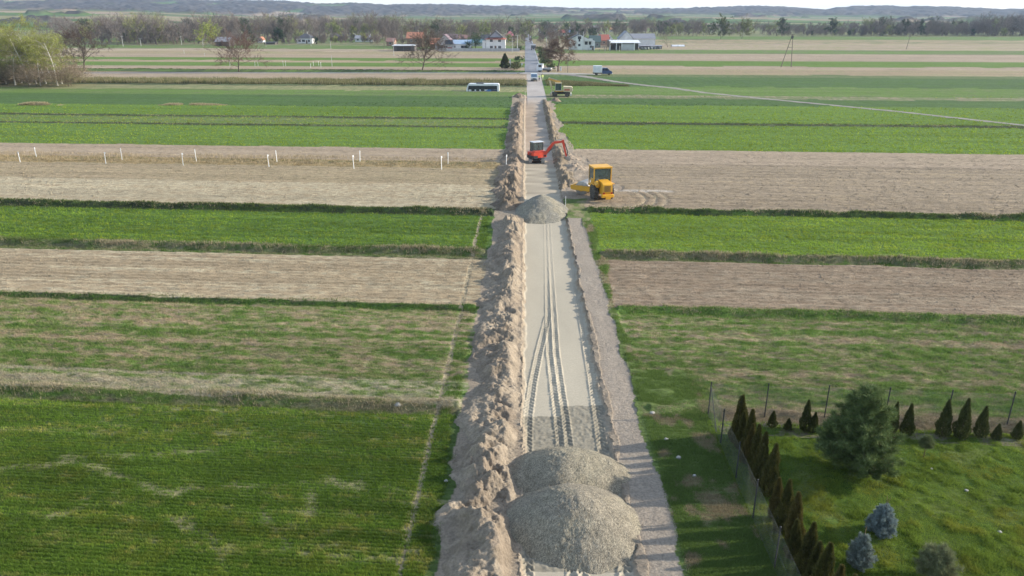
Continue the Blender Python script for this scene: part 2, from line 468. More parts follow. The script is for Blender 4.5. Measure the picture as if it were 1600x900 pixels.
    c = np.array([.315, .262, .205]) * (.78 + .22 * fbm(X * 1.2, Y * .6, 77, 4)[..., None] + .22 * fbm(X * 7, Y * 7, 78, 3)[..., None])
    col[pm] = c[pm]; kind[pm] = 3
    z[pm] = -.02 + (fbm(X * 1.1, Y * .7, 79, 3)[pm] - .5) * .07 + (fbm(X * 8, Y * 8, 80, 3)[pm] - .5) * .03
    # earth lip between bed and path
    m = (X > BED_R - .1) & (X <= pl) & (Y < 74)
    col[m] = np.array([.27, .22, .165]) * (.75 + .5 * k[m][:, None]); kind[m] = 3
    z[m] += .01 + .07 * fbm(X * 3, Y * 2, 81, 3)[m]
    # right side beyond the heap: churned soil strip towards the roller
    cr = 6.2 + (vnoise(X * .5, Y * .3, 82) - .5) * 1.6 + 3.5 * np.exp(-((Y - 76) / 9) ** 2) + 2.0 * np.exp(-((Y - 88) / 8) ** 2) - .012 * np.clip(Y - 95, 0, 200)
    m = (X > 3.8) & (X < cr) & (Y > 71.5) & (Y < 160)
    col[m] = np.array([.33, .265, .195]) * (.75 + .5 * k[m][:, None]); kind[m] = 3
    z[m] += (fbm(X * .8, Y * .6, 83, 4)[m] - .5) * .35 * (sstep(3.8, 4.4, X[m]))
    # turning marks of the roller's tyres
    p0 = g(930, 312)
    for R0, w in ((4.6, .35), (5.6, .35), (6.6, .3)):
        rr = np.hypot(X - p0.x - .5, (Y - p0.y - 1.0))
        mm = (np.abs(rr - R0) < w / 2) & (X > p0.x + 1.0) & (Y < p0.y + 4)
        col[mm] = np.minimum(col[mm] * 1.5, .42); z[mm] -= .10
    m = (np.abs(Y - p0.y - 4.6 + .1 * (X - p0.x)) < .5) & (X > p0.x + 2) & (X < p0.x + 8.5)
    col[m] = np.array([.42, .36, .29]); z[m] -= .05
    # ---- the excavated road bed
    bl, br = bed_edges(Y)
    inb = (X > bl) & (X < br) & (Y > 12) & (Y < 172)
    depth = np.where(Y < 73.6, .10 + .14 * sstep(32, 48, Y), np.where(Y < 150, .22, .22 - .16 * sstep(150, 168, Y)))
    bz = -depth + .012 * (fbm(X * .8, Y * .6, 90, 3) - .5)
    bc = np.empty(X.shape + (3,)); bc[:] = np.array([.415, .36, .27])
    dmp = fbm(X * .5, Y * .18, 91, 4)
    bc *= (.86 + .26 * dmp)[..., None]
    # rough gravel patches in the fore part
    e2 = np.where(X < 1.7, 29.3, 30.3) + .12 * vnoise(X * 4, Y * 0, 92)
    rg = (Y > 19.4) & (Y < e2)
    gnz = fbm(X * 9, Y * 7, 93, 3)
    bc[rg] = (np.array([.25, .22, .165]) * (.7 + .6 * gnz[..., None]))[rg]; bz[rg] += -.02 + .05 * gnz[rg]
    # beyond the third heap: banded sand, then brown subsoil
    m = (Y > 73.4) & (Y < 93)
    bb = vnoise(X * .35, Y * 1.1, 94); bc[m] = (np.array([.38, .32, .235]) * (.66 + .55 * bb[..., None]))[m]; bz[m] += (.05 * bb)[m]
    m = (Y >= 93)
    bb = .6 * vnoise(X * .3, Y * .5, 95) + .4 * vnoise(X * .8, Y * 1.2, 96); f = sstep(3.0, 1.2, X) * sstep(88, 110, Y)
    a = np.array([.40, .33, .26]) * (.65 + .6 * bb[..., None]); b_ = np.array([.37, .265, .175]) * (.7 + .5 * bb[..., None])
    cc = a * (1 - .6 * f[..., None]) + b_ * .6 * f[..., None]
    bc[m] = cc[m]; bz[m] += (.07 * (bb - .5))[m]
    # tyre tracks
    for (ty, tx), w, two in ((TR_A, .60, True), (TR_B, .40, False), (TR_C, .44, False)):
        cx = np.interp(Y, ty, tx)
        lo, hi = ty[0], (ty[-1] if ty[-1] > 50 else 41.5)
        fade = 1 - .72 * sstep(36, 55, Y)
        for off, ww_ in (((-.19, .34), (.19, .34)) if two else ((0, w),)):
            o = off * (1 - .35 * sstep(34, 60, Y))
            mt, lug = chev(X - cx - o, Y + (.08 if off > 0 else 0), ww_, .29)
            mt = mt & (Y > lo) & (Y < hi)
            amt = fade * (.45 + .5 * vnoise(X * 2, Y * 1.5, 97))
            bz = np.where(mt, bz + (lug * .062 - .022) * amt, bz)
            bc = np.where(mt[..., None], bc * (1 + (.15 * lug - .12) * amt)[..., None], bc)
            ed = (np.abs(np.abs(X - cx - o) - ww_ / 2) < .03) & (Y > lo) & (Y < hi)
            bz = np.where(ed, bz + .03 * fade, bz)
    # crumbled soil along both edges
    for e, s_ in ((bl, 1), (br, -1)):
        d = (X - e) * s_
        wv = .10 + .22 * vnoise(Y * 1.1, Y * 0 + s_, 98)
        f = np.clip(1 - d / wv, 0, 1); bz = bz + f * .13 * (.4 + vnoise(X * 9, Y * 6, 99))
        f = sstep(0, .6, f)[..., None]; bc = bc * (1 - f) + np.array([.31, .25, .18]) * f
    z = np.where(inb, bz, z); col[inb] = bc[inb]; kind[inb] = 5
    # shoulder of the far lane, laid at grade
    ln = (X > .45) & (X < 4.7) & (Y >= 150) & (Y < 236)
    k2 = fbm(X * .5, Y * .25, 101, 3)
    lf = sstep(150, 170, Y)
    c = np.array([.40, .355, .315]) * (.8 + .35 * k2[..., None])
    col[ln] = (col * (1 - lf[..., None]) + c * lf[..., None])[ln]; z[ln] = (z * (1 - lf) - .02 * lf)[ln]; kind[ln] = 5
    # far: no relief under the paved road
    z = z * (1 - sstep(500, 900, V) * .6)
    z = np.where((X > -1.5) & (X < 7) & (V > 225), np.minimum(z, -.03), z)
    nv, nx = X.shape
    verts = np.stack([X, Y, z], -1).reshape(-1, 3)
    idx = np.arange(nv * nx).reshape(nv, nx)
    q = np.stack([idx[:-1, :-1], idx[:-1, 1:], idx[1:, 1:], idx[1:, :-1]], -1).reshape(-1, 4)
    kq = kind.reshape(-1)[q[:, 0]]
    Xq = X.reshape(-1)[q[:, 0]]
    colf = np.clip(col.reshape(-1, 3), 0, 1)
    kf = kind.reshape(-1)
    is_bed = inb.reshape(-1)[q[:, 0]] | ln.reshape(-1)[q[:, 0]]
    is_path = pm.reshape(-1)[q[:, 0]]
    sel = {'ground': ~(is_bed | is_path), 'dirt_road': is_bed, 'gravel_path': is_path}
    for nm, s_ in sel.items():
        qq = q[s_]; used = np.unique(qq); rem = np.full(len(verts), -1, dtype=np.int64); rem[used] = np.arange(len(used))
        o = np_obj(nm, verts[used], rem[qq], M_ground, cols=colf[used], smooth=True)
        a = o.data.attributes.new('Rough', 'FLOAT', 'POINT'); a.data.foreach_set('value', kf[used].astype(np.float32))
        tag(o, kind='structure')

def ground_material():
    t = NT('field_ground'); tc = t.n('ShaderNodeTexCoord').outputs['Object']
    mp = t.n('ShaderNodeMapping'); mp.inputs['Rotation'].default_value = (0, 0, math.atan(SLANT)); t.l(tc, mp.inputs[0]); P = mp.outputs[0]
    a = t.n('ShaderNodeAttribute', attribute_name='Tint').outputs['Color']
    kd = t.n('ShaderNodeAttribute', attribute_name='Rough').outputs['Fac']
    def band(v, w=.5):
        # 1 where the texture class is v
        s_ = t.n('ShaderNodeMath', operation='COMPARE'); t.l(kd, s_.inputs[0]); s_.inputs[1].default_value = v; s_.inputs[2].default_value = w
        return s_.outputs[0]
    n1 = t.noise(3.0, 5, .72, P, (.45, 1.25, 1))       # tufts, clods
    n2 = t.noise(14.0, 4, .7, P, (.7, 1.2, 1))
    n3 = t.noise(.8, 4, .65, P, (.35, 1.6, 1))
    c = t.mul(a, t.ramp(n1, [(.28, .62), (.5, 1.0), (.72, 1.38)]))
    c = t.mul(c, t.ramp(n2, [(.3, .72), (.5, 1.0), (.7, 1.26)]))
    c = t.mul(c, t.ramp(n3, [(.3, .84), (.7, 1.16)]))
    n2i = t.noise(11.0, 5, .7, P)
    ci = t.mul(a, t.ramp(n2i, [(.3, .68), (.5, 1.0), (.7, 1.28)]))
    c = t.mix(band(3), c, ci)
    smooth = t.mul(a, t.ramp(n2, [(.3, .90), (.7, 1.09)]))
    c = t.mix(band(5), c, smooth)
    t.l(c, t.bsdf.inputs['Base Color'])
    t.bsdf.inputs['Roughness'].default_value = .95; t.bsdf.inputs['Specular IOR Level'].default_value = .12
    hs = t.n('ShaderNodeMath', operation='MULTIPLY_ADD'); t.l(n1, hs.inputs[0]); hs.inputs[1].default_value = 1.0; t.l(n2, hs.inputs[2])
    b = t.n('ShaderNodeBump'); t.l(hs.outputs[0], b.inputs['Height']); b.inputs['Distance'].default_value = .10
    st = t.n('ShaderNodeMapRange'); t.l(band(5), st.inputs[0]); st.inputs[3].default_value = .75; st.inputs[4].default_value = .10
    t.l(st.outputs[0], b.inputs['Strength']); t.l(b.outputs[0], t.bsdf.inputs['Normal'])
    return t.m
M_ground = ground_material()
build_ground()
# ---------------------------------------------------------------- heaps of earth and gravel
def soil_mat(name, bumpd=.06, sc=9.0):
    t = NT(name); P = t.n('ShaderNodeTexCoord').outputs['Object']
    a = t.n('ShaderNodeAttribute', attribute_name='Tint').outputs['Color']
    n1 = t.noise(sc, 6, .7, P); n2 = t.noise(sc * .22, 4, .6, P)
    vo = t.n('ShaderNodeTexVoronoi', feature='F1'); t.l(P, vo.inputs['Vector']); vo.inputs['Scale'].default_value = sc * 1.4
    c = t.mul(a, t.ramp(n1, [(.3, .68), (.5, 1.0), (.7, 1.25)])); c = t.mul(c, t.ramp(n2, [(.3, .82), (.7, 1.15)]))
    t.l(c, t.bsdf.inputs['Base Color']); t.bsdf.inputs['Roughness'].default_value = .95; t.bsdf.inputs['Specular IOR Level'].default_value = .1
    b1 = t.bump(n1, .8, bumpd); b2 = t.bump(vo.outputs['Distance'], .35, bumpd * .7, b1); t.l(b2, t.bsdf.inputs['Normal'])
    return t.m
def gravel_mat(name):
    t = NT(name); P = t.n('ShaderNodeTexCoord').outputs['Object']
    a = t.n('ShaderNodeAttribute', attribute_name='Tint').outputs['Color']
    vo = t.n('ShaderNodeTexVoronoi', feature='F1'); t.l(P, vo.inputs['Vector']); vo.inputs['Scale'].default_value = 36
    vc = t.n('ShaderNodeRGBToBW'); t.l(vo.outputs['Color'], vc.inputs[0])
    c = t.mul(a, t.ramp(vc.outputs[0], [(.15, .66), (.5, .96), (.85, 1.38)]))
    c = t.mul(c, t.ramp(t.noise(2.2, 4, .6, P), [(.3, .84), (.7, 1.14)]))
    t.l(c, t.bsdf.inputs['Base Color']); t.bsdf.inputs['Roughness'].default_value = .9; t.bsdf.inputs['Specular IOR Level'].default_value = .15
    t.l(t.bump(vo.outputs['Distance'], .9, -.035), t.bsdf.inputs['Normal'])
    return t.m
M_soil = soil_mat('heaped_soil'); M_grav = gravel_mat('crushed_gravel')

def heap_grid(name, xs, vs, zf, colf, mat, label, cat, group=None):
    X, Y = np.meshgrid(xs, vs)
    z = zf(X, Y); c = colf(X, Y, z)
    cx, cy = float(xs.mean()), float(vs.mean())
    nv, nx = X.shape
    idx = np.arange(nv * nx).reshape(nv, nx)
    q = np.stack([idx[:-1, :-1], idx[:-1, 1:], idx[1:, 1:], idx[1:, :-1]], -1).reshape(-1, 4)
    zf_ = z.reshape(-1)
    q = q[(zf_[q] > -.33).any(1)]
    verts = np.stack([X - cx, Y - cy, z], -1).reshape(-1, 3)
    used = np.unique(q); rem = np.zeros(len(verts), dtype=np.int64); rem[used] = np.arange(len(used))
    o = np_obj(name, verts[used], rem[q], mat, cols=np.clip(c.reshape(-1, 3)[used], 0, 1), smooth=True)
    o.location = (cx, cy, 0)
    return tag(o, label, cat, group)

def bank_z(X, Y, xl, xr, H, crest=.66, seed=0):
    jl = (vnoise(Y * .55, Y * 0 + seed, 110 + seed) - .5) * 1.0 + (vnoise(Y * 2.2, Y * 0, 111 + seed) - .5) * .35
    jr = (vnoise(Y * 1.5, Y * 0 + 4, 112 + seed) - .5) * .28
    u = (X - (xl + jl)) / ((xr + jr) - (xl + jl))
    prof = (.35 * sstep(0, .10, u) + .65 * sstep(0, crest * .8, u)) * sstep(1.0, .74, u) * (.72 + .28 * np.exp(-((u - crest) / .3) ** 2))
    wx = fbm(X * .7, Y * .7, 113 + seed, 2) * 1.4; wy = fbm(X * .7 + 9, Y * .7, 114 + seed, 2) * 1.4
    l1 = fbm(X * .7 + wx * .4 + Y * .25, Y * .65 + wy * .4, 115 + seed, 2)
    amp = .45 + 1.0 * vnoise(Y * .21 + 3, Y * 0, 121 + seed)
    bil = fbm(X * 1.6 + wx * .8, Y * 1.8 + wy * .8, 116 + seed, 3)
    bil2 = np.abs(2 * fbm(X * 3.6 + wx, Y * 3.4, 117 + seed, 3) - 1)
    # tipped bucket loads: separate sharp-edged mounds along the line
    per = 1.55; ph = Y / per + .8 * fbm(X * .4, Y * .35, 122 + seed, 2) * 2 + .55 * X
    sc = np.abs((ph % 1.0) - .5) * 2
    z = H * prof * (.42 + .60 * l1 + .20 * sstep(0, 1, 1 - sc) + .12 * bil)
    z += prof * amp * ((bil - .5) * .55 + (fbm(X * 1.1, Y * .8, 119 + seed, 2) - .5) * .95 + (bil2 - .25) * .16 + (fbm(X * 4, Y * 4.4, 120 + seed, 3) - .5) * .26 + (fbm(X * 9, Y * 9, 118 + seed, 3) - .5) * .12)
    out = np.clip(-np.minimum(u, 1 - u), 0, 1)
    z = z + .0 - .06 - out * 3.0 + np.where(prof > 0, .04, 0)
    return z
def soil_col(base, wet=(.21, .165, .12)):
    def f(X, Y, z):
        n = fbm(X * .6, Y * .35, 130, 4)[..., None]; n2 = fbm(X * 4, Y * 4, 131, 3)[..., None]
        a = np.array(base); b = np.array(wet); m = sstep(.45, .62, n)
        return (a * (1 - m * .75) + b * m * .75) * (.78 + .44 * n2)
    return f
def var_ys(y0, y1, s0):
    ys = [y0]
    while ys[-1] < y1: ys.append(ys[-1] + max(s0, .00004 * ys[-1] ** 2))
    return np.array(ys)

def zb1(X, Y):
    xl = np.interp(Y, [16, 24, 30, 40, 50, 64], [-2.75, -2.95, -2.65, -2.75, -2.55, -2.35])
    H = .56 * (.8 + .4 * vnoise(Y * .25, Y * 0, 140)) * sstep(64.5, 61.5, Y)
    z = bank_z(X, Y, xl, -.12 + 0 * Y, H, .62, 0)
    return z - 1.5 * sstep(63.5, 65, Y)
heap_grid('soil_bank', np.arange(-4.0, .35, .035), var_ys(14.5, 65, .035), zb1, soil_col((.265, .215, .158)), M_soil,
          'long lumpy bank of dug soil along the left of the road bed, nearest the camera', 'soil bank')
def zb2(X, Y):
    xl = np.interp(Y, [66, 90, 115, 150, 175], [-3.0, -3.1, -2.7, -2.1, -1.6])
    H = .74 * (.7 + .6 * vnoise(Y * .18, Y * 0, 141)) * sstep(65.5, 69, Y) * sstep(160, 145, Y)
    H = H * np.where((Y > 132), sstep(.35, .6, vnoise(Y * .14, Y * 0, 143)) + .0, 1)
    z = bank_z(X, Y, xl, -.25 + 0 * Y, H, .58, 3)
    return z - 1.5 * sstep(159, 163, Y) - 1.5 * sstep(67, 65.5, Y)
heap_grid('soil_bank', np.arange(-4.2, .35, .05), var_ys(65, 164, .07), zb2, soil_col((.245, .188, .135), (.14, .11, .08)), M_soil,
          'dark brown soil bank left of the brown road bed, beyond the far gravel heap', 'soil bank')
def zb3(X, Y):
    H = .55 * (.6 + .7 * vnoise(Y * .2, Y * 0, 142)) * sstep(75, 79, Y) * sstep(166, 150, Y)
    xr = np.interp(Y, [75, 90, 110, 160], [5.7, 5.4, 5.1, 4.9])
    z = bank_z(-X, Y, -xr, -3.75 + 0 * Y, H, .6, 6)
    return z - 1.5 * sstep(164, 167, Y) - 1.5 * sstep(76, 74.5, Y)
heap_grid('soil_bank', np.arange(3.5, 6.6, .05), var_ys(74.5, 168, .08), zb3, soil_col((.235, .185, .13), (.16, .13, .09)), M_soil,
          'low crumbly soil bank on the right edge of the road bed, behind the yellow roller', 'soil bank')
# loose mounds dug out beside the far end of the bed
for i, (px, py, r, h, lab) in enumerate([(811, 152, 1.6, .9, 'small brown soil mound left of the lane, level with the cream excavator'),
                                    (868, 158, 1.3, .55, 'small soil mound in front of the cream excavator'),
                                    (889, 247, 1.5, .45, "mound of fresh soil under the red excavator's bucket"),
                                    (897, 262, 1.7, .5, 'low flat soil mound between the red excavator bucket and the yellow roller')]):
    p = g(px, py)
    def zm(X, Y, p=p, r=r, h=h, i=i):
        d = np.hypot((X - p.x) / r, (Y - p.y) / (r * 1.1)) + (fbm(X * 1.2, Y * 1.2, 150 + i, 3) - .5) * .7
        return h * np.clip(1 - d, -1, 1) * (1.2 + 1.2 * (fbm(X * 2.4, Y * 2.4, 160 + i, 3) - .5)) + (fbm(X * 5, Y * 5, 165 + i, 2) - .5) * .1
    o = heap_grid('soil_mound', np.arange(p.x - r * 1.6, p.x + r * 1.6, .07), np.arange(p.y - r * 1.8, p.y + r * 1.8, .07), zm,
              soil_col((.33, .26, .19), (.18, .14, .10)), M_soil, lab, 'soil mound', 'loose soil mounds beside the road bed')

def pile(cx, cy, rx, ry, H, z0, seed, label, ang=0.0, step=.03, peak=.10, colr=(.27, .234, .175)):
    def zf(X, Y):
        ca, sa = math.cos(ang), math.sin(ang)
        xx, yy = (X - cx), (Y - cy); xx, yy = ca * xx + sa * yy, -sa * xx + ca * yy
        d = np.sqrt((xx / rx) ** 2 + (yy / ry) ** 2)
        a = np.arctan2(yy, xx)
        d = d * (1 + .03 * np.sin(2 * a + seed) + .03 * np.sin(3 * a + 2 * seed)) + (fbm(X * .8, Y * .8, 170 + seed, 3) - .5) * .14
        c = np.sqrt(d ** 2 + peak ** 2) - peak * .6
        z = H * (1 - np.maximum(d, 0) ** (1.55 if seed < 3 else 1.2))
        z = np.where(z < .12, z - .0, z)
        skirt = .05 * sstep(1.18, .95, d)
        st = (_hash(np.floor(X / .04), np.floor(Y / .04), seed) - .5)
        return z0 + np.maximum(z, -.5) + skirt + (fbm(X * 4, Y * 4, 171 + seed, 3) - .5) * .07 + st * .022
    def cf(X, Y, z):
        n = fbm(X * .8, Y * .8, 175 + seed, 3)[..., None]
        st = _hash(np.floor(X / .04), np.floor(Y / .04), seed + 5)[..., None]
        a = np.array(colr); b = np.array([.30, .265, .19])
        m = sstep(.45, .65, n)
        return (a * (1 - m * .6) + b * m * .6) * (.78 + .45 * st)
    return heap_grid('gravel_heap', np.arange(cx - rx * 1.3, cx + rx * 1.3, step), np.arange(cy - ry * 1.3, cy + ry * 1.3, step), zf, cf, M_grav, label, 'gravel heap', 'gravel heaps on the road bed')
pile(1.85, 21.8, 2.62, 2.3, 1.30, -.12, 1, 'large grey gravel heap nearest the camera, filling the width of the road bed', peak=.22)
pile(1.75, 24.75, 2.6, 1.9, 1.02, -.12, 2, 'second grey gravel heap, overlapping behind the nearest one', peak=.22, colr=(.272, .236, .172))
pile(1.60, 67.0, 2.75, 4.3, 1.6, -.24, 3, 'solitary grey gravel heap far up the bed, in front of the red excavator', step=.05, peak=.20, colr=(.24, .222, .18))

# stones lying about the verge and path
def stone(px, py, s, seed, label):
    r = random.Random(seed); bmv = []
    import bmesh
    bm = bmesh.new(); bmesh.ops.create_icosphere(bm, subdivisions=2, radius=s)
    for v in bm.verts:
        n = v.co.normalized(); v.co *= .75 + .5 * r.random() * .6; v.co.z *= .6
    me = bpy.data.meshes.new('stone'); bm.to_mesh(me); bm.free()
    me.materials.append(paint('pale_stone', (.36, .34, .30), .9, dirt=.4, scale=8, bump=.6))
    o = bpy.data.objects.new('stone', me); COL.objects.link(o); p = g(px, py); o.location = (p.x, p.y, s * .25)
    return tag(o, label, 'stone', 'stones and clods by the road')
for i, (x, y, s, lab) in enumerate([(1019, 646, .13, 'white stone on the grass right of the path, below the green field edge'), (1060, 716, .12, 'pale stone on the grass between path and mesh fence, near the third fence post'),
        (1085, 744, .09, 'small pale stone in the grass between path and mesh fence, lower of two'), (1041, 687, .10, 'small buff stone on the grass beside the path, between the white and the pale one'),
        (1455, 733, .07, 'pale stone on the garden lawn beyond the pine sapling'), (1510, 767, .08, 'flat pale stone on the garden lawn, right of the blue spruces'),
        (622, 634, .20, 'large rounded boulder on the bank at the edge of the near green field'), (697, 752, .09, 'pale clod beside the worn line left of the soil bank'),
        (1562, 832, .08, 'flat pale stone low on the garden lawn near the right edge')]):
    stone(x, y, s, i, lab)
# ---------------------------------------------------------------- growing cover: crops, lawn, banks (nobody could count it)
M_blade = tinted('grass_blades', .8, .42, .15)
M_dry = tinted('dry_stalks', .9, .2, .1)
M_clod = tinted('loose_clods', .95, 0, .1)

def G(px, py):
    """vectorised ground position of photograph places"""
    D = np.array(FW) * F_PX + np.array(RT) * (px[:, None] - 800) + np.array(UP) * (450 - py[:, None])
    t = -CAM_H / D[:, 2]
    P = D * t[:, None]; return P[:, 0], P[:, 1]

def blades(name, px_, py_, pz_, cols, h, w, n, mat, spread=.06, lean=.35, hv=.35, droop=0):
    """n blades in a tuft at every point"""
    N = len(px_)
    if N == 0: return None
    B = N * n
    bx = np.repeat(px_, n) + rng.normal(0, 1, B) * np.repeat(spread * np.ones(N), n)
    by = np.repeat(py_, n) + rng.normal(0, 1, B) * np.repeat(spread * np.ones(N), n)
    bz = np.repeat(pz_, n) - .02
    hh = np.repeat(h * np.ones(N), n) * (1 - hv + 2 * hv * rng.random(B))
    ww = np.repeat(w * np.ones(N), n) * (.7 + .6 * rng.random(B))
    a = rng.random(B) * 2 * PI; l = lean * (.3 + rng.random(B)) * hh
    a2 = rng.random(B) * 2 * PI
    v = np.empty((B, 3, 3))
    v[:, 0, 0] = bx - np.cos(a2) * ww / 2; v[:, 0, 1] = by - np.sin(a2) * ww / 2; v[:, 0, 2] = bz
    v[:, 1, 0] = bx + np.cos(a2) * ww / 2; v[:, 1, 1] = by + np.sin(a2) * ww / 2; v[:, 1, 2] = bz
    v[:, 2, 0] = bx + np.cos(a) * l; v[:, 2, 1] = by + np.sin(a) * l; v[:, 2, 2] = bz + hh
    c = np.repeat(cols, n, 0) * (.75 + .5 * rng.random((B, 1)))
    f = np.arange(B * 3).reshape(B, 3)
    return np_obj(name, v.reshape(-1, 3), f, mat, n=3, cols=np.clip(np.repeat(c, 3, 0), 0, 1))

def lumps(name, x, y, z, cols, s, mat):
    N = len(x); base = np.array([[-1, -.8, 0], [1, -.7, 0], [.9, .9, 0], [-.8, 1, 0], [.1, 0, 1.0], [-.45, .35, .75]])
    fac = np.array([[0, 1, 4], [1, 2, 4], [2, 5, 4], [2, 3, 5], [3, 0, 5], [0, 4, 5]])
    a = rng.random(N) * 2 * PI; ca, sa = np.cos(a), np.sin(a)
    j = 1 + .5 * (rng.random((N, 6, 3)) - .5)
    b = base[None] * j * s[:, None, None]
    b[:, :, 2] *= .75
    vx = b[:, :, 0] * ca[:, None] - b[:, :, 1] * sa[:, None] + x[:, None]
    vy = b[:, :, 0] * sa[:, None] + b[:, :, 1] * ca[:, None] + y[:, None]
    vz = b[:, :, 2] + z[:, None] - .01
    v = np.stack([vx, vy, vz], -1).reshape(-1, 3)
    f = (fac[None] + (np.arange(N) * 6)[:, None, None]).reshape(-1, 3)
    c = np.repeat(cols * (.8 + .4 * rng.random((N, 1))), 6, 0)
    return np_obj(name, v, f, mat, n=3, cols=np.clip(c, 0, 1))

def grow():
    N = 420000
    px = rng.random(N) * 1720 - 60; py = 150 + rng.random(N) ** .72 * 790
    x, y = G(px, py)
    # crop drilled in rows: pull each plant to its row
    v = y + SLANT * x
    keep = ~((x > -2.9 - .3 * vnoise(y, y * 0)) & (x < 6.0) & (y < 175)) & ~((np.abs(x + 3.95) < .10) & (y < 66) & (rng.random(N) < .8)) & ~((x > 1) & (y < 34) & (x < 8.2))
    x, y, v = x[keep], y[keep], v[keep]
    z, c, k = ground_fields(x[None], v[None]); z, c, k = z[0], c[0], k[0]
    lawn = (v < vof(1400, 678)) & (x > 8.2)
    k = np.where(lawn, 4, k)
    D = np.hypot(x, y)
    green = c[:, 1] > c[:, 0] * 1.15
    m = (k == 0) & green
    bt = np.zeros(len(x))
    for (ax, ay, bx, by) in BALD:
        t_ = np.clip(((x - ax) * (bx - ax) + (y - ay) * (by - ay)) / ((bx - ax) ** 2 + (by - ay) ** 2), 0, 1)
        bt = np.maximum(bt, sstep(.30, .02, np.hypot(x - ax - t_ * (bx - ax), y - ay - t_ * (by - ay)) + (fbm(x * 1.6, y * 1.6, 260, 4) - .45) * .9))
    m &= rng.random(len(x)) > bt * .72
    cv = (.62 + .6 * fbm(x * .35, v * .8, 270, 4)) * (.78 + .44 * vnoise(x * .12, v * 4.6, 273))
    c = np.where((k == 0)[:, None], c * cv[:, None] * np.where(fbm(x * .9, v * 2.2, 271, 3)[:, None] > .58, np.array([1.25, 1.08, 1.1]), 1), c)
    vr = np.round(v[m] / .19) * .19 + rng.normal(0, .028, m.sum()); yr = vr - SLANT * x[m]
    far = np.clip(D[m] / 35, 1, 4)
    o = blades('crop_rows', x[m], np.where(D[m] < 45, yr, y[m]), z[m], c[m] * np.array([2.15, 1.9, 1.35]), .10 * np.sqrt(far), .022 * far, 5, M_blade, .035 * far ** .5, .45)
    tag(o, 'short green winter crop drilled in the level fields', 'crop', kind='stuff')
    m = (k == 4)
    bald = fbm(x * .9, v * 1.1, 68, 4)
    m &= (bald < .80)
    lc = np.array([.190, .265, .040])[None] * (.7 + .5 * fbm(x * .5, y * .6, 201, 3))[m][:, None]
    lc[:, 0] *= 1 + .25 * sstep(.5, .7, bald[m])
    cl = fbm(x * 2.5, y * 2.5, 202, 2)[m]
    o = blades('lawn_grass', x[m], y[m], 0 * z[m] + (fbm(x * 2.2, y * 2.2, 71, 4)[m] - .5) * .10, lc, .05 + .07 * sstep(.45, .75, cl), .020, 6, M_blade, .05, .9)
    tag(o, 'tufty mown lawn inside the fenced garden', 'grass', kind='stuff')
    m = (k == 2) & (D < 160)
    gm = m & green
    far = np.clip(D[gm] / 35, 1, 4)
    o = blades('meadow_grass', x[gm], y[gm], z[gm], c[gm] * 1.25, .12 * far ** .5, .02 * far, 5, M_blade, .06 * far ** .5, .6)
    tag(o, 'uneven green grass coming up through last year\'s growth', 'grass', kind='stuff')
    dm = m & ~green; far = np.clip(D[dm] / 35, 1, 4)
    o = blades('dry_grass', x[dm], y[dm], z[dm], c[dm] * 1.1, .10 * far ** .5, .018 * far, 4, M_dry, .06 * far ** .5, 1.4)
    tag(o, 'matted dry grass and straw lying on the rough strips', 'dry grass', kind='stuff')
    m = (k == 1) & (D < 150); far = np.clip(D[m] / 40, 1, 4)
    m2 = m & (rng.random(len(x)) < .55); far = np.clip(D[m2] / 40, 1, 4); m = m2
    o = lumps('soil_clods', x[m], y[m], z[m], c[m], (.014 + .034 * rng.random(m.sum()) ** 2) * far, M_clod)
    tag(o, 'loose clods on the ploughed and stubble strips', 'clods', kind='stuff')
    # verges of the road: right hand strip and left strip by the soil bank
    N = 42000
    py = 345 + rng.random(N) * 560; yy = G(py * 0 + 800, py)[1]
    x = 5.2 + rng.random(N) * 3.4 ; y = yy
    a = fbm(x * 1.2, y * .8, 67, 4); gq = a < .58 - .05 * (y > 45) + .06 * (y < 34)
    edge = (x > 5.45 - .01 * np.clip(y - 45, 0, 60)) & (x < verge_edge(x, y)) & ~((y + SLANT * x < vof(1400, 678)) & (x > 8.25))
    for nm, mm, cc, h, mt, lab in (('verge_grass', gq & edge, (.15, .22, .055), .10, M_blade, 'green verge grass between path and fence'),
                              ('dry_verge_grass', ~gq & edge, (.33, .27, .16), .08, M_dry, 'trampled dry grass on the right verge')):
        far = np.clip(np.hypot(x, y)[mm] / 35, 1, 4)
        o = blades(nm, x[mm], y[mm], x[mm] * 0, np.tile(np.array(cc), (mm.sum(), 1)), h * far ** .5, .02 * far, 5, mt, .06, .7)
        tag(o, lab, 'grass', kind='stuff')
    # weeds at the left foot of the soil bank
    N = 9000
    y = 15 + rng.random(N) ** 1.3 * 50; x = -3.7 + rng.random(N) * 1.2; m = (fbm(x * 1.5, y * .6, 210, 3) > .47) & (x < -2.7 - (vnoise(y * .9, y * 0, 211)) * .5)
    _z, _c, _k = ground_fields(x[None], (y + SLANT * x)[None]); m &= (_c[0][:, 1] > _c[0][:, 0] * 1.15)
    o = blades('weeds', x[m], y[m], x[m] * 0, np.tile(np.array([.11, .175, .035]), (m.sum(), 1)), .11, .02, 5, M_blade, .07, .8)
    tag(o, 'green weeds along the left foot of the soil bank', 'weeds', kind='stuff')
    # taller growth on the banks between fields
    X, Y, Z, C, H, W = [], [], [], [], [], []
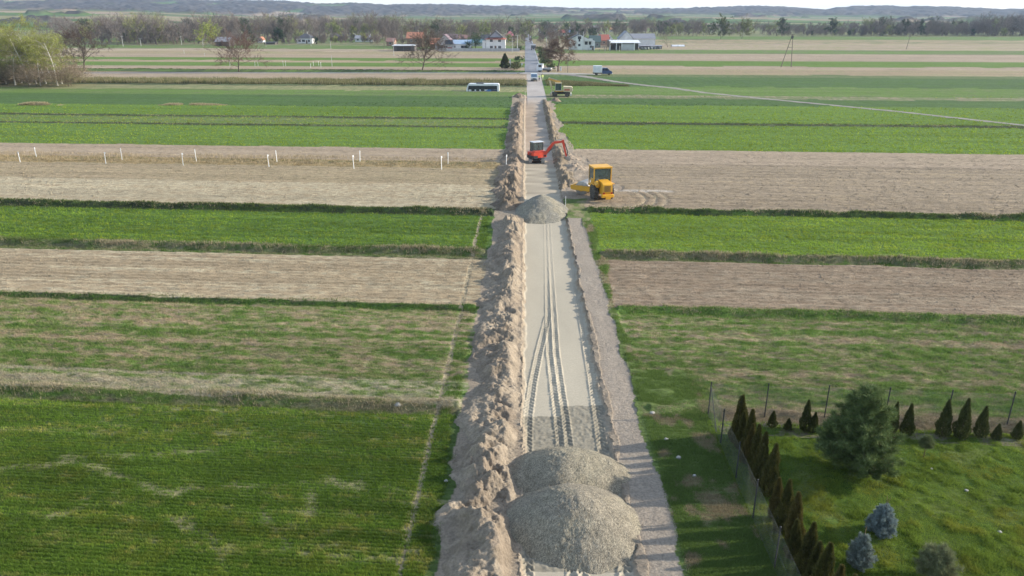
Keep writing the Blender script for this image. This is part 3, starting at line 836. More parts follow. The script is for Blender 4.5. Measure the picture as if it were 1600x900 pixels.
    for s, vd, h in DITCH:
        D0 = max(20, vd)
        half = D0 * .82 + 6
        n = int(min(9000, 3600 * max(.35, h / .35)))
        if s == 'L': xx = -3.4 - rng.random(n) * (half - 3.4)
        else: xx = 6.2 + rng.random(n) * (half - 5)
        wv = (vnoise(xx * .35, xx * 0 + vd, 23) - .5) * .5
        vv = vd + (.32 + .0015 * vd) * (.6 + rng.normal(0, .75, n)) - wv
        dens = vnoise(xx * .5, xx * 0 + vd, 220)
        ok = rng.random(n) < .25 + dens
        xx, vv = xx[ok], vv[ok]
        zz, cc, kk = ground_fields(xx[None], vv[None])
        t = vnoise(xx * .22, xx * 0 + vd, 221) * .6 + .4 * rng.random(len(xx))
        dryb = .35 if vd > 60 else .5
        dry = t > (1 - dryb)
        if abs(vd - DITCH[0][1]) < .1: dry = t > .45
        c = np.where(dry[:, None], np.array([.36, .30, .19]), np.array([.115, .155, .045]))
        X.append(xx); Y.append(vv - SLANT * xx); Z.append(zz[0]); C.append(c)
        H.append(h * (.55 + .7 * vnoise(xx * .6, xx * 0 + vd, 222)) * np.where(dry, .85, .7)); W.append(np.full(len(xx), .022 * max(1, D0 / 35)))
    X, Y, Z, C, H, W = [np.concatenate(q) for q in (X, Y, Z, C, H, W)]
    o = blades('bank_grass', X, Y, Z, C, H, W, 6, M_blade, .09, .5)
    tag(o, 'taller green and straw-coloured grass along the banks between fields', 'grass', kind='stuff')
    # reeds between the two rows of white posts
    n = 5000
    v0, v1 = vof(400, 256), vof(400, 243)
    xx = -3.6 - rng.random(n) * 75; vv = v0 + rng.random(n) * (v1 - v0)
    z, c, k = ground_fields(xx[None], vv[None])
    o = blades('dry_stalks', xx, vv - SLANT * xx, z[0], np.tile(np.array([.36, .29, .18]), (n, 1)), .32 * (.4 + vnoise(xx * .3, vv * .3, 230)), .035, 3, M_dry, .12, .3)
    tag(o, 'thin dry stalks standing between the two rows of white posts', 'dry stalks', kind='stuff')
    # tall dry belt on the left below the cross lane
    n = 26000
    v0, v1 = vof(400, 131), vof(400, 124.5)
    xx = 0 - rng.random(n) * 190; vv = v0 + rng.random(n) ** 1.5 * (v1 - v0)
    o = blades('tall_dry_grass', xx, vv - SLANT * xx, xx * 0, np.where((rng.random(n) < .4)[:, None], np.array([.12, .135, .05]), np.array([.27, .235, .13])), .85 * (.4 + vnoise(xx * .2, vv * .2, 231)), .10, 3, M_dry, .35, .3)
    tag(o, 'belt of tall dry grass below the cross lane on the left', 'dry grass', kind='stuff')
    # right side belt below the track
    n = 9000
    xx = 6 + rng.random(n) * 20; v0 = vof(900, 134); v1 = vof(900, 125.5)
    vv = v0 + rng.random(n) * (v1 - v0) * np.clip(1 - (xx - 6) / 21, .05, 1) ** 1.3
    o = blades('tall_dry_grass', xx, vv - SLANT * xx, xx * 0, np.where((rng.random(n) < .5)[:, None], np.array([.12, .135, .05]), np.array([.27, .235, .13])), .6 * (.4 + vnoise(xx * .2, vv * .2, 232)), .10, 3, M_dry, .35, .3)
    tag(o, 'belt of dry grass behind the cream excavator, below the farm track', 'dry grass', kind='stuff')
    # heaps of straw at (40..70,160) and (250..285,160)
    X = []; Y = []
    for a, b in ((32, 74), (92, 96), (240, 282), (300, 360)):
        px = a + rng.random(700) * (b - a); qx, qy = G(px, px * 0 + 163.5 + rng.random(700)); X.append(qx); Y.append(qy)
    X = np.concatenate(X); Y = np.concatenate(Y)
    o = blades('straw_tufts', X, Y, X * 0, np.tile(np.array([.36, .30, .18]), (len(X), 1)), .6 * vnoise(X * .35, Y * 0, 280) ** 1.5, .12, 3, M_dry, .3, .7)
    tag(o, 'tufts of pale dead grass along the far left field edge', 'dry grass', kind='stuff')
grow()
# ---------------------------------------------------------------- trees
M_bark = tinted('bark', .95, 0, .1, scale=6); M_twig = tinted('twigs', .95, 0, .05)
M_leaf = tinted('leaves', .75, .35, .15); M_needle = tinted('needles', .75, .15, .2)

def tri_arr(P, Q, w, r=None):
    """thin triangles from P to Q, width w"""
    P = np.asarray(P); Q = np.asarray(Q); d = Q - P
    a = rng.normal(0, 1, P.shape); s = np.cross(d, a); s /= np.linalg.norm(s, axis=1)[:, None] + 1e-9
    w = (w * np.ones(len(P)))[:, None]
    v = np.stack([P - s * w / 2, P + s * w / 2, Q], 1)
    return v.reshape(-1, 3)

class Skel:
    def __init__(s): s.seg = []; s.tw = []
def limb(sk, p, d, L, r, lvl, R, maxl, kids, up=.15, gn=.35, twl=.8, twn=6, lenf=.62):
    n = 3 if lvl else 5
    pts = [p]; q = p.copy(); dd = d.copy()
    for i in range(n):
        dd = dd + R.normal(0, .10 + .05 * lvl, 3) + np.array([0, 0, up * .3]); dd /= np.linalg.norm(dd)
        nq = q + dd * L / n; r0 = r * (1 - .75 * i / n); r1 = r * (1 - .75 * (i + 1) / n)
        sk.seg.append((q, nq, r0, r1, lvl)); q = nq; pts.append(q)
    if lvl >= maxl:
        for _ in range(twn):
            t = R.random(); k = min(int(t * n), n - 1); f = t * n - k
            b = pts[k] * (1 - f) + pts[k + 1] * f
            td = dd * .8 + R.normal(0, .55, 3) + np.array([0, 0, up]); td /= np.linalg.norm(td)
            sk.tw.append((b, b + td * twl * (.5 + .8 * R.random()), lvl))
        return
    for c in range(kids[lvl]):
        t = gn + (1 - gn) * (c + R.random()) / kids[lvl]; t = min(t, .99)
        k = min(int(t * n), n - 1); f = t * n - k
        b = pts[k] * (1 - f) + pts[k + 1] * f
        side = R.normal(0, 1, 3); side -= side.dot(dd) * dd; side /= np.linalg.norm(side)
        ang = .55 + .45 * R.random()
        if lvl == 0: ang = 1.15 - .55 * (t - gn) / (1 - gn) + .15 * R.normal()
        cd = dd * math.cos(ang) + side * math.sin(ang)
        limb(sk, b, cd / np.linalg.norm(cd), L * lenf * (.60 + .55 * math.sin(PI * (.18 + .72 * (t - gn) / (1 - gn)))) * (.8 + .4 * R.random()) if lvl == 0 else L * lenf * (.7 + .5 * R.random()),
             r * (.45 if lvl else .42) * (1 - .3 * t), lvl + 1, R, maxl, kids, up, .25, twl, twn, lenf)

def tubes(segs, sides=5):
    V = []; F = []; k = 0
    for (p, q, r0, r1, l) in segs:
        n = sides if l == 0 else (4 if l == 1 else 3)
        d = q - p; d = d / (np.linalg.norm(d) + 1e-9)
        a = np.cross(d, [0.3, .9, .1]); a /= np.linalg.norm(a); b = np.cross(d, a)
        th = np.arange(n) * 2 * PI / n
        ring = np.cos(th)[:, None] * a + np.sin(th)[:, None] * b
        V.append(p + ring * r0); V.append(q + ring * r1)
        for i in range(n):
            j = (i + 1) % n; F.append((k + i, k + j, k + n + j, k + n + i))
        k += 2 * n
    return np.concatenate(V), np.array(F)

def bare_geo(seed, H, R_, tr, gn=.25, kids=(9, 5, 4), maxl=3, twn=6, twl=.9, tww=.03, up=.2, lenf=None):
    R = np.random.default_rng(seed); sk = Skel()
    limb(sk, np.zeros(3), np.array([0, 0, 1.]), H * .80, tr, 0, R, maxl, kids, up, gn, twl, twn, lenf or .62 * R_ / (H * .36))
    return sk

def make_bare(name, seed, H, R_, tr, wood, twig, leaf=None, **kw):
    sk = bare_geo(seed, H, R_, tr, **kw)
    t = empty(name, (0, 0, 0))
    V, F = tubes(sk.seg)
    lv = np.concatenate([[s_[4]] * (2 * (5 if s_[4] == 0 else (4 if s_[4] == 1 else 3))) for s_ in sk.seg])
    wc = np.where((lv == 0)[:, None], np.array(wood), np.array(wood) * .35 + np.array(twig) * .5)
    np_obj('trunk', V, F, M_bark, cols=wc, parent=t)
    P = np.array([a for a, b, l in sk.tw]); Q = np.array([b for a, b, l in sk.tw])
    v = tri_arr(P, Q, kw.get('tww', .03)); c = np.repeat(np.array(twig)[None] * (.7 + .6 * rng.random((len(P), 1))), 3, 0)
    f = np.arange(len(v)).reshape(-1, 3)
    if leaf is None:
        np_obj('crown', v, f, M_twig, n=3, cols=c, parent=t)
    else:
        n, s, lc, zmin = leaf
        k = rng.integers(0, len(P), n); tt = rng.random((n, 1)); B = P[k] * (1 - tt) + Q[k] * tt + rng.normal(0, .18, (n, 3))
        B = B[B[:, 2] > zmin]
        lv = tri_arr(B, B + rng.normal(0, s, B.shape), s * .9)
        br = vnoise(B[:, 0] * .8, B[:, 2] * .8, seed)[:, None]
        lcc = np.repeat(np.array(lc)[None] * (.6 + .7 * br) * (.75 + .5 * rng.random((len(B), 1))), 3, 0)
        vv = np.concatenate([v, lv]); cc = np.concatenate([c, lcc])
        np_obj('crown', vv, np.arange(len(vv)).reshape(-1, 3), M_leaf, n=3, cols=np.clip(cc, 0, 1), parent=t)
    return t

def place_tree(t, px, py, rz, label, cat='tree', group=None, sc=1.0):
    p = g(px, py); t.location = (p.x, p.y, 0); t.rotation_euler = (0, 0, rz); t.scale = (sc,) * 3 if not hasattr(sc, '__len__') else sc
    return tag(t, label, cat, group)

WOODC, TWIGC = (.13, .10, .08), (.20, .145, .115)
a = make_bare('bare_tree', 3, 12.6, 5.2, .26, WOODC, (.125, .092, .07), kids=(17, 6, 4), twn=22, twl=.85, tww=.06, gn=.18, leaf=(9000, .13, (.15, .115, .09), 2.0), up=.3)
place_tree(a, 660, 109, .4, 'leafless round-crowned tree by the cross lane, in front of the village farm', group='lone bare trees by the cross lane', sc=(.92, .92, .70))
b = make_bare('bare_tree', 8, 12.0, 5.0, .24, WOODC, (.17, .105, .085), kids=(14, 6, 4), twn=22, twl=.9, tww=.055, leaf=(8000, .13, (.20, .125, .10), 2.0), gn=.2, up=.35)
place_tree(b, 373, 112, 1.4, 'leafless reddish tree with forked trunk, middle of the far left cross lane', group='lone bare trees by the cross lane', sc=(.92, .92, .72))
c_ = make_bare('bare_tree', 14, 16.5, 6.0, .33, (.10, .08, .065), (.12, .09, .075), kids=(17, 6, 4), twn=22, twl=1.0, tww=.06, gn=.16, up=.35, leaf=(13000, .14, (.15, .11, .09), 2.0))
place_tree(c_, 132, 110.5, 2.2, 'big dark leafless tree standing right beside the birch clump', group='lone bare trees by the cross lane', sc=(.85, .85, .68))
d_ = make_bare('bare_tree', 21, 13.0, 3.9, .30, (.11, .085, .07), (.15, .105, .08), kids=(16, 6, 4), twn=22, twl=1.0, tww=.055, leaf=(9000, .13, (.19, .135, .10), 3.0), gn=.38, up=-.25)
place_tree(d_, 872, 112, .2, 'tall drooping leafless tree right of the asphalt road, beside the white truck', group='lone bare trees by the cross lane', sc=(.95, .95, .74))

# birches
BR = []
for i, (H, R_, gn) in enumerate([(19.5, 4.0, .46), (16.5, 3.5, .42), (14, 3.2, .36)]):
    BR.append(make_bare('birch_tree', 30 + i, H, R_, .20, (.66, .63, .57), (.20, .15, .11), leaf=(9500, .10, (.32, .34, .08), H * .30),
                        kids=(13, 5, 3), twn=6, twl=1.2, tww=.03, gn=gn, up=-.1))
spots = [(0, 128, 1, 1.15), (-14, 132, 0, 1.0), (10, 131, 2, 1.0), (24, 133, 1, .9), (34, 130, 0, .88), (46, 133, 0, .98), (57, 131, 0, 1.02), (64, 134, 1, .95), (72, 131, 1, .92), (90, 134, 1, .98), (97, 131, 2, 1.08), (-30, 130, 1, 1.1), (40, 126, 1, .8), (82, 127, 2, .95), (16, 125, 0, .85)]
descr = ['tall', 'edge', 'short', 'leaning', 'slim', 'broad', 'tallest', 'pale', 'middle', 'outer', 'rightmost', 'cut-off', 'rear', 'small', 'hidden']
for k, (px, py, pi, sc) in enumerate(spots):
    first = all(s[2] != pi for s in spots[:k])
    o = BR[pi] if first else copy_tree(BR[pi])
    place_tree(o, px, py, k * 1.7, 'white-trunked birch with fresh yellow-green leaves in the clump at the left edge', group='birches in the left clump', sc=(sc * 1.05, sc * 1.05, sc * .84))
# undergrowth in the clump
sh = bare_geo(77, 3.6, 2.2, .05, kids=(16, 5, 3), twn=6, twl=.9, gn=.05, up=.5)
def merged(name, protos, places, label, cat, wood, twig, tww=.06, leafc=None, frac=.0, nl=0):
    """a thicket or wood that reads as one mass, each tree in it turned and sized differently"""
    VV = []; CC = []; W = []; WF = []; k = 0; WC = []
    for (x, y, z, s, sz, rz, pi, tint) in places:
        sk = protos[pi]; ca, sa = math.cos(rz), math.sin(rz)
        M = np.array([[ca * s, -sa * s, 0], [sa * s, ca * s, 0], [0, 0, sz]]); off = np.array([x, y, z])
        P = sk.P @ M.T + off; Q = sk.Q @ M.T + off
        v = tri_arr(P, Q, tww); VV.append(v)
        tc = np.array(tint if tint is not None else twig)
        CC.append(np.repeat(tc[None] * (.7 + .6 * rng.random((len(P), 1))), 3, 0))
        if sk.L is not None and tint is not None:
            B = sk.L @ M.T + off; lv = tri_arr(B, B + rng.normal(0, .35, B.shape), .45); VV.append(lv)
            CC.append(np.repeat(tc[None] * 1.15 * (.7 + .6 * rng.random((len(B), 1))), 3, 0))
        W.append(sk.TV @ M.T + off); WF.append(sk.TF + k); k += len(sk.TV)
    v = np.concatenate(VV); c = np.clip(np.concatenate(CC), 0, 1)
    wv = np.concatenate(W); wf = np.concatenate(WF)
    nt_ = len(v); faces3 = np.arange(nt_).reshape(-1, 3)
    wt = np.concatenate([wf[:, [0, 1, 2]], wf[:, [0, 2, 3]]]) + nt_
    o = np_obj(name, np.concatenate([v, wv]), np.concatenate([faces3, wt]), M_twig, n=3, cols=np.concatenate([c, np.tile(np.array(wood), (len(wv), 1))]))
    return tag(o, label, cat, kind='stuff')
def finish(sk, leaf=0):
    sk.P = np.array([a for a, b, l in sk.tw]); sk.Q = np.array([b for a, b, l in sk.tw])
    sk.TV, sk.TF = tubes([s for s in sk.seg if s[4] <= 2], 4)
    sk.L = None
    if leaf:
        k = rng.integers(0, len(sk.P), leaf); t = rng.random((leaf, 1)); sk.L = sk.P[k] * (1 - t) + sk.Q[k] * t + rng.normal(0, .3, (leaf, 3))
    return sk
finish(sh)
pl = []
for i in range(46):
    px = -70 + 185 * rnd.random(); p = g(px, 129 + 6.5 * rnd.random() - .0 * px); s = .8 + .6 * rnd.random()
    pl.append((p.x, p.y, 0, s, s * (.35 + .35 * rnd.random()), rnd.random() * 6, 0, None if rnd.random() < .7 else (.22, .20, .10)))
merged('undergrowth', [sh], pl, 'brown leafless undergrowth at the foot of the birch clump', 'undergrowth', (.14, .11, .08), (.24, .185, .13), .045)

# woods behind the village and on the right: one mass each
FP = [finish(bare_geo(90 + i, H, R_, .24, kids=(11, 6), maxl=2, twn=16, twl=1.9, gn=g_, up=.45), 420) for i, (H, R_, g_) in enumerate([(17, 4.6, .16), (19, 3.8, .2), (13, 4.6, .12), (15, 3.0, .15)])]
def wood(name, rects, label, wood_c=(.17, .14, .12), twig=(.195, .165, .145), green=.12, tww=.085):
    pl = []
    for (x0, x1, y0, y1, n, h0, h1) in rects:
        for i in range(n):
            px = x0 + (x1 - x0) * rnd.random(); t = rnd.random(); py = y0 + (y1 - y0) * t
            p = g(px, py); h = .88 * (h0 + (h1 - h0) * rnd.random()); pi = rnd.randrange(4); s = h / (17, 19, 13, 15)[pi]
            r = rnd.random(); tint = None
            if r < green: tint = (.22, .24, .10) if rnd.random() < .6 else (.26, .27, .10)
            elif r < green + .06: tint = (.06, .08, .045)
            else:
                q = .8 + .45 * rnd.random()
            tw = (twig[0] * (.75 + .5 * rnd.random()),) * 1
            pl.append((p.x, p.y, -.3 + 0, s * 1.15, s, rnd.random() * 6, pi, tint))
    return merged(name, FP, pl, label, 'wood', wood_c, twig, tww)
wood('woodland', [(120, 350, 70, 55, 150, 9, 18), (330, 620, 65, 50, 250, 11, 18), (60, 240, 60, 50, 60, 12, 18), (600, 830, 66, 48, 170, 9, 16), (120, 830, 69, 66, 170, 3, 7)], 'grey-brown leafless wood behind the village on the left', green=.12)
wood('woodland', [(845, 1000, 60, 45, 120, 7, 14), (990, 1105, 57, 45, 110, 8, 15), (840, 900, 72, 52, 40, 5, 9)], 'grey-brown trees among the village gardens right of the road', green=.10)
wood('woodland', [(1095, 1340, 56, 48, 140, 6, 12), (1335, 1560, 57, 50, 180, 8, 15), (1540, 1680, 57, 52, 90, 13, 19), (1200, 1660, 57, 55, 150, 4, 8)], 'leafless wood along the far edge of the fields on the right', green=.07)
# single bushy trees in front of the right wood
bt = FP[2]
def leafy(name, px, py, H, R_, col, label, seed, n=2600, s=.28, cat='tree', group=None, trunk=(.12, .10, .08)):
    sk = finish(bare_geo(seed, H, R_, .16, kids=(10, 5), maxl=2, twn=8, twl=H * .1, gn=.12, up=.3))
    t = empty(name, (0, 0, 0)); V, F = tubes(sk.seg); np_obj('trunk', V, F, M_bark, cols=np.tile(np.array(trunk), (len(V), 1)), parent=t)
    k = rng.integers(0, len(sk.P), n); tt = rng.random((n, 1)); B = sk.P[k] * (1 - tt) + sk.Q[k] * tt + rng.normal(0, s, (n, 3))
    B[:, 2] = np.abs(B[:, 2])
    v = tri_arr(B, B + rng.normal(0, s, B.shape), s * 1.1)
    c = np.repeat(np.array(col)[None] * (.6 + .8 * rng.random((n, 1))), 3, 0)
    np_obj('crown', v, np.arange(len(v)).reshape(-1, 3), M_leaf, n=3, cols=c, parent=t)
    return place_tree(t, px, py, seed, label, cat, group)
leafy('round_tree', 1126, 61.5, 9.5, 5.0, (.10, .115, .055), 'dark rounded evergreen tree alone in the fields right of the village', 301, 4200, .38)
leafy('round_tree', 1159, 61, 9.0, 4.6, (.17, .18, .08), 'pale green rounded tree beside the dark rounded one, right of the village', 302, 3000, .36)
leafy('small_tree', 322, 71, 10, 4.0, (.33, .36, .08), 'small tree in fresh yellow-green leaf, left of the dark shed', 303, 2600, .3)
leafy('conifer_tree', 434, 68, 7.5, 2.5, (.045, .07, .04), 'dark conifer in front of the wood, left of the hip-roofed house', 304, 2400, .3)
for i, (x, y, h) in enumerate([(1222, 57, 14), (1300, 57, 13), (1375, 56, 15), (1412, 56, 13), (1433, 56, 12)]):
    leafy('conifer_tree', x, y, h, 3.4, (.05, .065, .04), 'dark conifer standing out of the leafless wood on the right', 310 + i, 1600, .45, group='dark conifers in the right-hand wood')
leafy('garden_shrub', 743, 76.5, 3.2, 2.6, (.05, .085, .03), 'dark green shrub between the blue-roofed building and the white villa', 320, 1500, .25, 'shrub')
leafy('garden_shrub', 733, 78, 3.0, 1.4, (.06, .09, .035), 'dark shrub against the end wall of the blue-roofed building', 321, 900, .22, 'shrub')
leafy('garden_tree', 848.5, 56, 9, 3, (.035, .06, .035), 'dark spruce above the road, right of its far end', 322, 1500, .35)
leafy('garden_tree', 906.5, 56, 8, 2.6, (.05, .075, .035), 'dark green tree rising behind the white house right of the road', 323, 1400, .35)
leafy('garden_tree', 860.5, 55, 7, 2.4, (.05, .075, .035), 'small dark conifer by the house with the blue roof', 324, 1200, .3)
leafy('poplar', 571, 62, 9, 3, (.24, .25, .10), 'yellow-green tree behind the pale long building', 325, 1400, .35)
for i, (x, y, h) in enumerate([(641, 60, 7.5), (655, 59, 8), (672, 59, 8), (690, 60, 7)]):
    leafy('willow_tree', x, y, h, 4.4, (.25, .26, .12), 'pale yellow-green willow behind the orange-roofed farmhouse', 330 + i, 1400, .4, group='pale willows behind the farm')
for i, (x, y, h, r_) in enumerate([(600, 77, 8, 4.5), (645, 79, 7.5, 4), (590, 70, 8, 4), (948, 80, 4, 2.0), (860, 84, 6, 2.4), (852, 76, 7, 3), (812, 78, 6, 2.6), (804, 76, 8, 3), (1043, 74, 5, 3)]):
    t = make_bare('garden_tree', 340 + i, h, r_, .12, (.15, .12, .10), (.24, .175, .14), kids=(10, 5, 3), twn=6, twl=.9, tww=.05, gn=.15)
    t.scale = (1, 1, 1); place_tree(t, x, y, i, 'small leafless garden tree among the village houses', group='bare garden trees in the village', sc=(.9, .9, .75))
# hedge growth down both verges of the asphalt road
pl = []
for i in range(22):
    y_ = 62 + 50 * rnd.random() ** .8; sd = rnd.random() < .35
    p = g(0, y_); x_ = (-2.6 - 1.4 * rnd.random()) if sd else (6.8 + 1.6 * rnd.random())
    if not sd and y_ > 108: continue
    pl.append((x_, p.y, 0, .35 + .25 * rnd.random(), .16 + .25 * rnd.random(), rnd.random() * 6, 0, (.11, .13, .06) if rnd.random() < .55 else None))
sh2 = finish(bare_geo(78, 3.6, 2.2, .05, kids=(12, 5), maxl=2, twn=6, twl=.9, gn=.05, up=.5), 260)
merged('verge_bushes', [sh2], pl, 'low dark bushes along the verges of the asphalt road', 'bushes', (.10, .08, .06), (.12, .12, .06), .12)

# bush by the crossing
def cone_bush(name, H, R_, n, cols, s, shape=1.0, core=(.06, .05, .03), low=.02, flutter=.35, mat=None, tipup=.8, sd=77):
    """upright evergreen: leaf sprays standing over a tapering body"""
    t = empty(name, (0, 0, 0))
    zz = rng.random(n) ** .85; a = rng.random(n) * 2 * PI
    prof = (np.sin(np.clip(zz * 1.05 + .10, 0, 1) * PI) ** .55) * (1 - zz) ** .55 * 1.25 if shape == 99 else (.62 + .38 * sstep(0, .22, zz)) * (1 - zz ** 1.25) ** .95 * 1.02
    lob = 1 + .14 * np.sin(a * 3 + zz * 9 + sd) + .12 * np.sin(a * 5 - zz * 14) + .55 * (vnoise(a * 1.9 + sd, zz * 7, sd) - .5)
    rr = R_ * prof * lob * (1 - .35 * rng.random(n) ** 2)
    P = np.stack([np.cos(a) * rr, np.sin(a) * rr, low * H + zz * H * .96], 1)
    d = np.stack([np.cos(a) * .5, np.sin(a) * .5, np.full(n, tipup)], 1) + rng.normal(0, flutter, (n, 3)); d /= np.linalg.norm(d, axis=1)[:, None]
    v = tri_arr(P, P + d * (s * (.6 + .8 * rng.random((n, 1)))), s * .55)
    ca, cb = np.array(cols[0]), np.array(cols[1]); f = (vnoise(a * 2.2, zz * 9, sd + 1) * .6 + .4 * rng.random(n))[:, None]
    c = (ca * (1 - f) + cb * f) * (.75 + .5 * rng.random((n, 1)))
    np_obj('crown', v, np.arange(len(v)).reshape(-1, 3), mat or M_needle, n=3, cols=np.clip(np.repeat(c, 3, 0), 0, 1), parent=t)
    MB().tube((0, 0, 0), (0, 0, H * .75), R_ * .12, .01, 6).obj('trunk', paint('thuja_wood', (.12, .08, .05), .9), t)
    return t
cb = cone_bush('conifer_bush', 4.8, 1.75, 5200, [(.045, .055, .025), (.09, .10, .045)], .34)
place_tree(cb, 789, 107, 0, 'dark bell-shaped conifer bush beside the crossing, left of the asphalt road', 'bush')

# thujas of the garden
TH1 = [cone_bush('thuja', 2.2, .35, 9500, [(.050, .058, .016), (.155, .140, .038)], .085, flutter=.28, tipup=1.1),
       cone_bush('thuja', 1.95, .32, 8500, [(.048, .056, .017), (.16, .140, .040)], .08, flutter=.28, tipup=1.1, sd=81),
       cone_bush('thuja', 2.05, .31, 8500, [(.07, .066, .02), (.19, .150, .045)], .085, flutter=.34, tipup=1.1, sd=90), cone_bush('thuja', 1.75, .33, 8500, [(.055, .060, .018), (.15, .140, .04)], .085, flutter=.3, tipup=1.1, sd=97)]
hedge = []
Yh = [16.6, 17.3, 18.0, 18.7, 19.35, 20.05, 20.7, 21.4, 22.1, 23.5, 24.1, 24.6, 25.1, 25.65, 26.1, 26.6, 27.1, 27.5]
ordw = ['first', 'second', 'third', 'fourth', 'fifth', 'sixth', 'seventh', 'eighth', 'ninth', 'tenth', 'eleventh', 'twelfth', 'thirteenth', 'fourteenth', 'fifteenth', 'sixteenth', 'seventeenth', 'eighteenth', 'nineteenth', 'twentieth']
used = set()
for i, yy in enumerate(Yh):
    pi = (i * 7 // 3) % 4; o = TH1[pi] if pi not in used else copy_tree(TH1[pi]); used.add(pi)
    o.location = (9.15 + .12 * math.sin(i * 2.3), yy, 0); s = .84 + .26 * rnd.random(); tall = 1.08 if i > 8 else 1.0
    o.rotation_euler = (0.06 * math.sin(i * 3.1), .06 * math.cos(i * 1.7), i * 1.1); o.scale = (s * 1.05, s * 1.05, s * tall)
    tag(o, 'bronze-green thuja of the hedge inside the side fence, %s from the camera end' % ordw[i], 'thuja', 'thujas in the hedge along the side fence')
small = [(1206, 667, .80, .28), (1230.6, 671, .55, .24), (1256.7, 673, 1.5, .34), (1270, 676, 1.0, .3), (1393.5, 676, 1.5, .3), (1414.6, 681, 1.55, .38), (1471, 681, 1.75, .42), (1499.6, 685, 1.9, .44), (1530, 683, 1.5, .38), (1556, 686.5, .75, .28), (1587.6, 685, .85, .3)]
labs = ['tiny round thuja nearest the fence corner, in the row under the back fence', 'smallest squat thuja, second in the row under the back fence', 'narrow dark thuja left of the big pine, in the back row',
        'low thuja half hidden by the left side of the big pine', 'thin thuja showing just behind the right side of the big pine', 'pointed thuja right of the big pine, first clear of it',
        'tall pointed thuja behind the pine sapling, in the back row', 'tallest and broadest thuja of the back row, right of the sapling', 'medium thuja right of the tallest one in the back row',
        'very small round thuja near the right edge, in the back row', 'small thuja at the right edge of the photograph']
S0 = [cone_bush('thuja', 1.5, .33, 4800, [(.055, .070, .022), (.13, .135, .045)], .075, flutter=.25, tipup=1.1)]
for i, ((px, py, h, r_), lb) in enumerate(zip(small, labs)):
    o = S0[0] if i == 0 else copy_tree(S0[0]); s = h / 1.5; sr = .85 * r_ / .36
    place_tree(o, px, py, i * 1.3, lb, 'thuja', 'small thujas in the row under the back fence', (sr, sr, s))

# pine and spruces: whorls of boughs carrying needle tufts
def whorl_tree(name, H, R_, nw, nb, cola, colb, tuft, seed, nlen=.10, npt=26, up=.35, top=.75, twig_c=(.16, .11, .07), wn=.006, shape=.8, minz=.04, cand=0, dens=1.0):
    R = np.random.default_rng(seed); t = empty(name, (0, 0, 0)); segs = [(np.zeros(3), np.array([0, 0, H]), .055 * H / 3, .01, 0)]
    tp = []; td = []
    for w_ in range(nw):
        z0 = H * (minz + (1 - minz) * .93 * w_ / nw); fr = z0 / H
        rl = R_ * (min(1, .55 + 2.2 * fr) * (1 - fr) ** shape) * 1.08 + .04
        for b in range(nb + (1 if w_ % 2 else 0)):
            a = 2 * PI * b / nb + w_ * 1.3 + R.normal(0, .2); L = rl * (.78 + .35 * R.random()); e = up * (.6 + .9 * fr) + R.normal(0, .08)
            d = np.array([math.cos(a) * math.cos(e), math.sin(a) * math.cos(e), math.sin(e)])
            p = np.array([0, 0, z0 + R.normal(0, .02 * H)]); q = p + d * L + np.array([0, 0, .06 * L])
            segs.append((p, q, .012 * H / 3 + .004, .004, 1))
            ns = max(3, int(L / (tuft * .55) * dens))
            for k in range(ns):
                f = .22 + .78 * (k + 1) / ns; m = p + (q - p) * f
                nsb = 3 if k < ns - 1 else 1
                for j in range(nsb):
                    sd = R.normal(0, 1, 3); sd[2] = abs(sd[2]) * .35; sd /= np.linalg.norm(sd)
                    spread = L * .34 * (1.15 - f)
                    c = m + sd * (spread + tuft * .3) * (.6 + .6 * R.random()) if nsb > 1 else m
                    dd = d * .6 + sd * .7 + np.array([0, 0, top * .6]); dd /= np.linalg.norm(dd)
                    segs.append((m, c, .006, .003, 2)) if nsb > 1 else None
                    tp.append(c); td.append(dd)
    for j in range(4): tp.append(np.array([0, 0, H * (1 - .03 * j)])); td.append(np.array([R.normal(0, .2), R.normal(0, .2), 1.]))
    if cand:
        for (cx, cl) in ((-.02, .32), (.05, .27)): segs.append((np.array([0, 0, H * .95]), np.array([cx * 2, 0, H + cl]), .012, .006, 1))
    tp = np.array(tp); td = np.array(td); n = len(tp)
    P = np.repeat(tp, npt, 0) + rng.normal(0, tuft * .16, (n * npt, 3)) - np.repeat(td, npt, 0) * (rng.random((n * npt, 1)) * tuft * .7)
    D = np.repeat(td, npt, 0) * .9 + rng.normal(0, .62, (n * npt, 3)); D /= np.linalg.norm(D, axis=1)[:, None]
    v = tri_arr(P, P + D * nlen * (.7 + .6 * rng.random((n * npt, 1))), wn)
    f = np.repeat(rng.random((n, 1)), npt, 0) * .6 + .4 * rng.random((n * npt, 1))
    c = np.array(cola) * (1 - f) + np.array(colb) * f
    np_obj('crown', v, np.arange(len(v)).reshape(-1, 3), M_needle, n=3, cols=np.repeat(c, 3, 0), parent=t)
    V, F = tubes(segs); np_obj('trunk', V, F, M_bark, cols=np.tile(np.array(twig_c), (len(V), 1)), parent=t)
    return t
pn = whorl_tree('pine_tree', 3.95, 1.78, 13, 7, (.055, .095, .035), (.21, .26, .085), .25, 5, nlen=.19, npt=30, up=.35, top=.9, wn=.022, shape=.62, minz=.05, dens=1.15)
place_tree(pn, 1335, 738, .5, 'big bushy pine with long needles in the middle of the garden lawn', 'pine', sc=.95)
s1 = whorl_tree('blue_spruce', 1.25, .52, 13, 10, (.125, .165, .155), (.33, .39, .375), .10, 6, nlen=.065, npt=24, up=.05, top=.3, wn=.012, shape=.75, minz=.03, cand=1)
place_tree(s1, 1376, 833, 0, 'blue spruce with two pale leader shoots, the farther of the two on the lawn', 'spruce', 'blue spruces on the lawn')
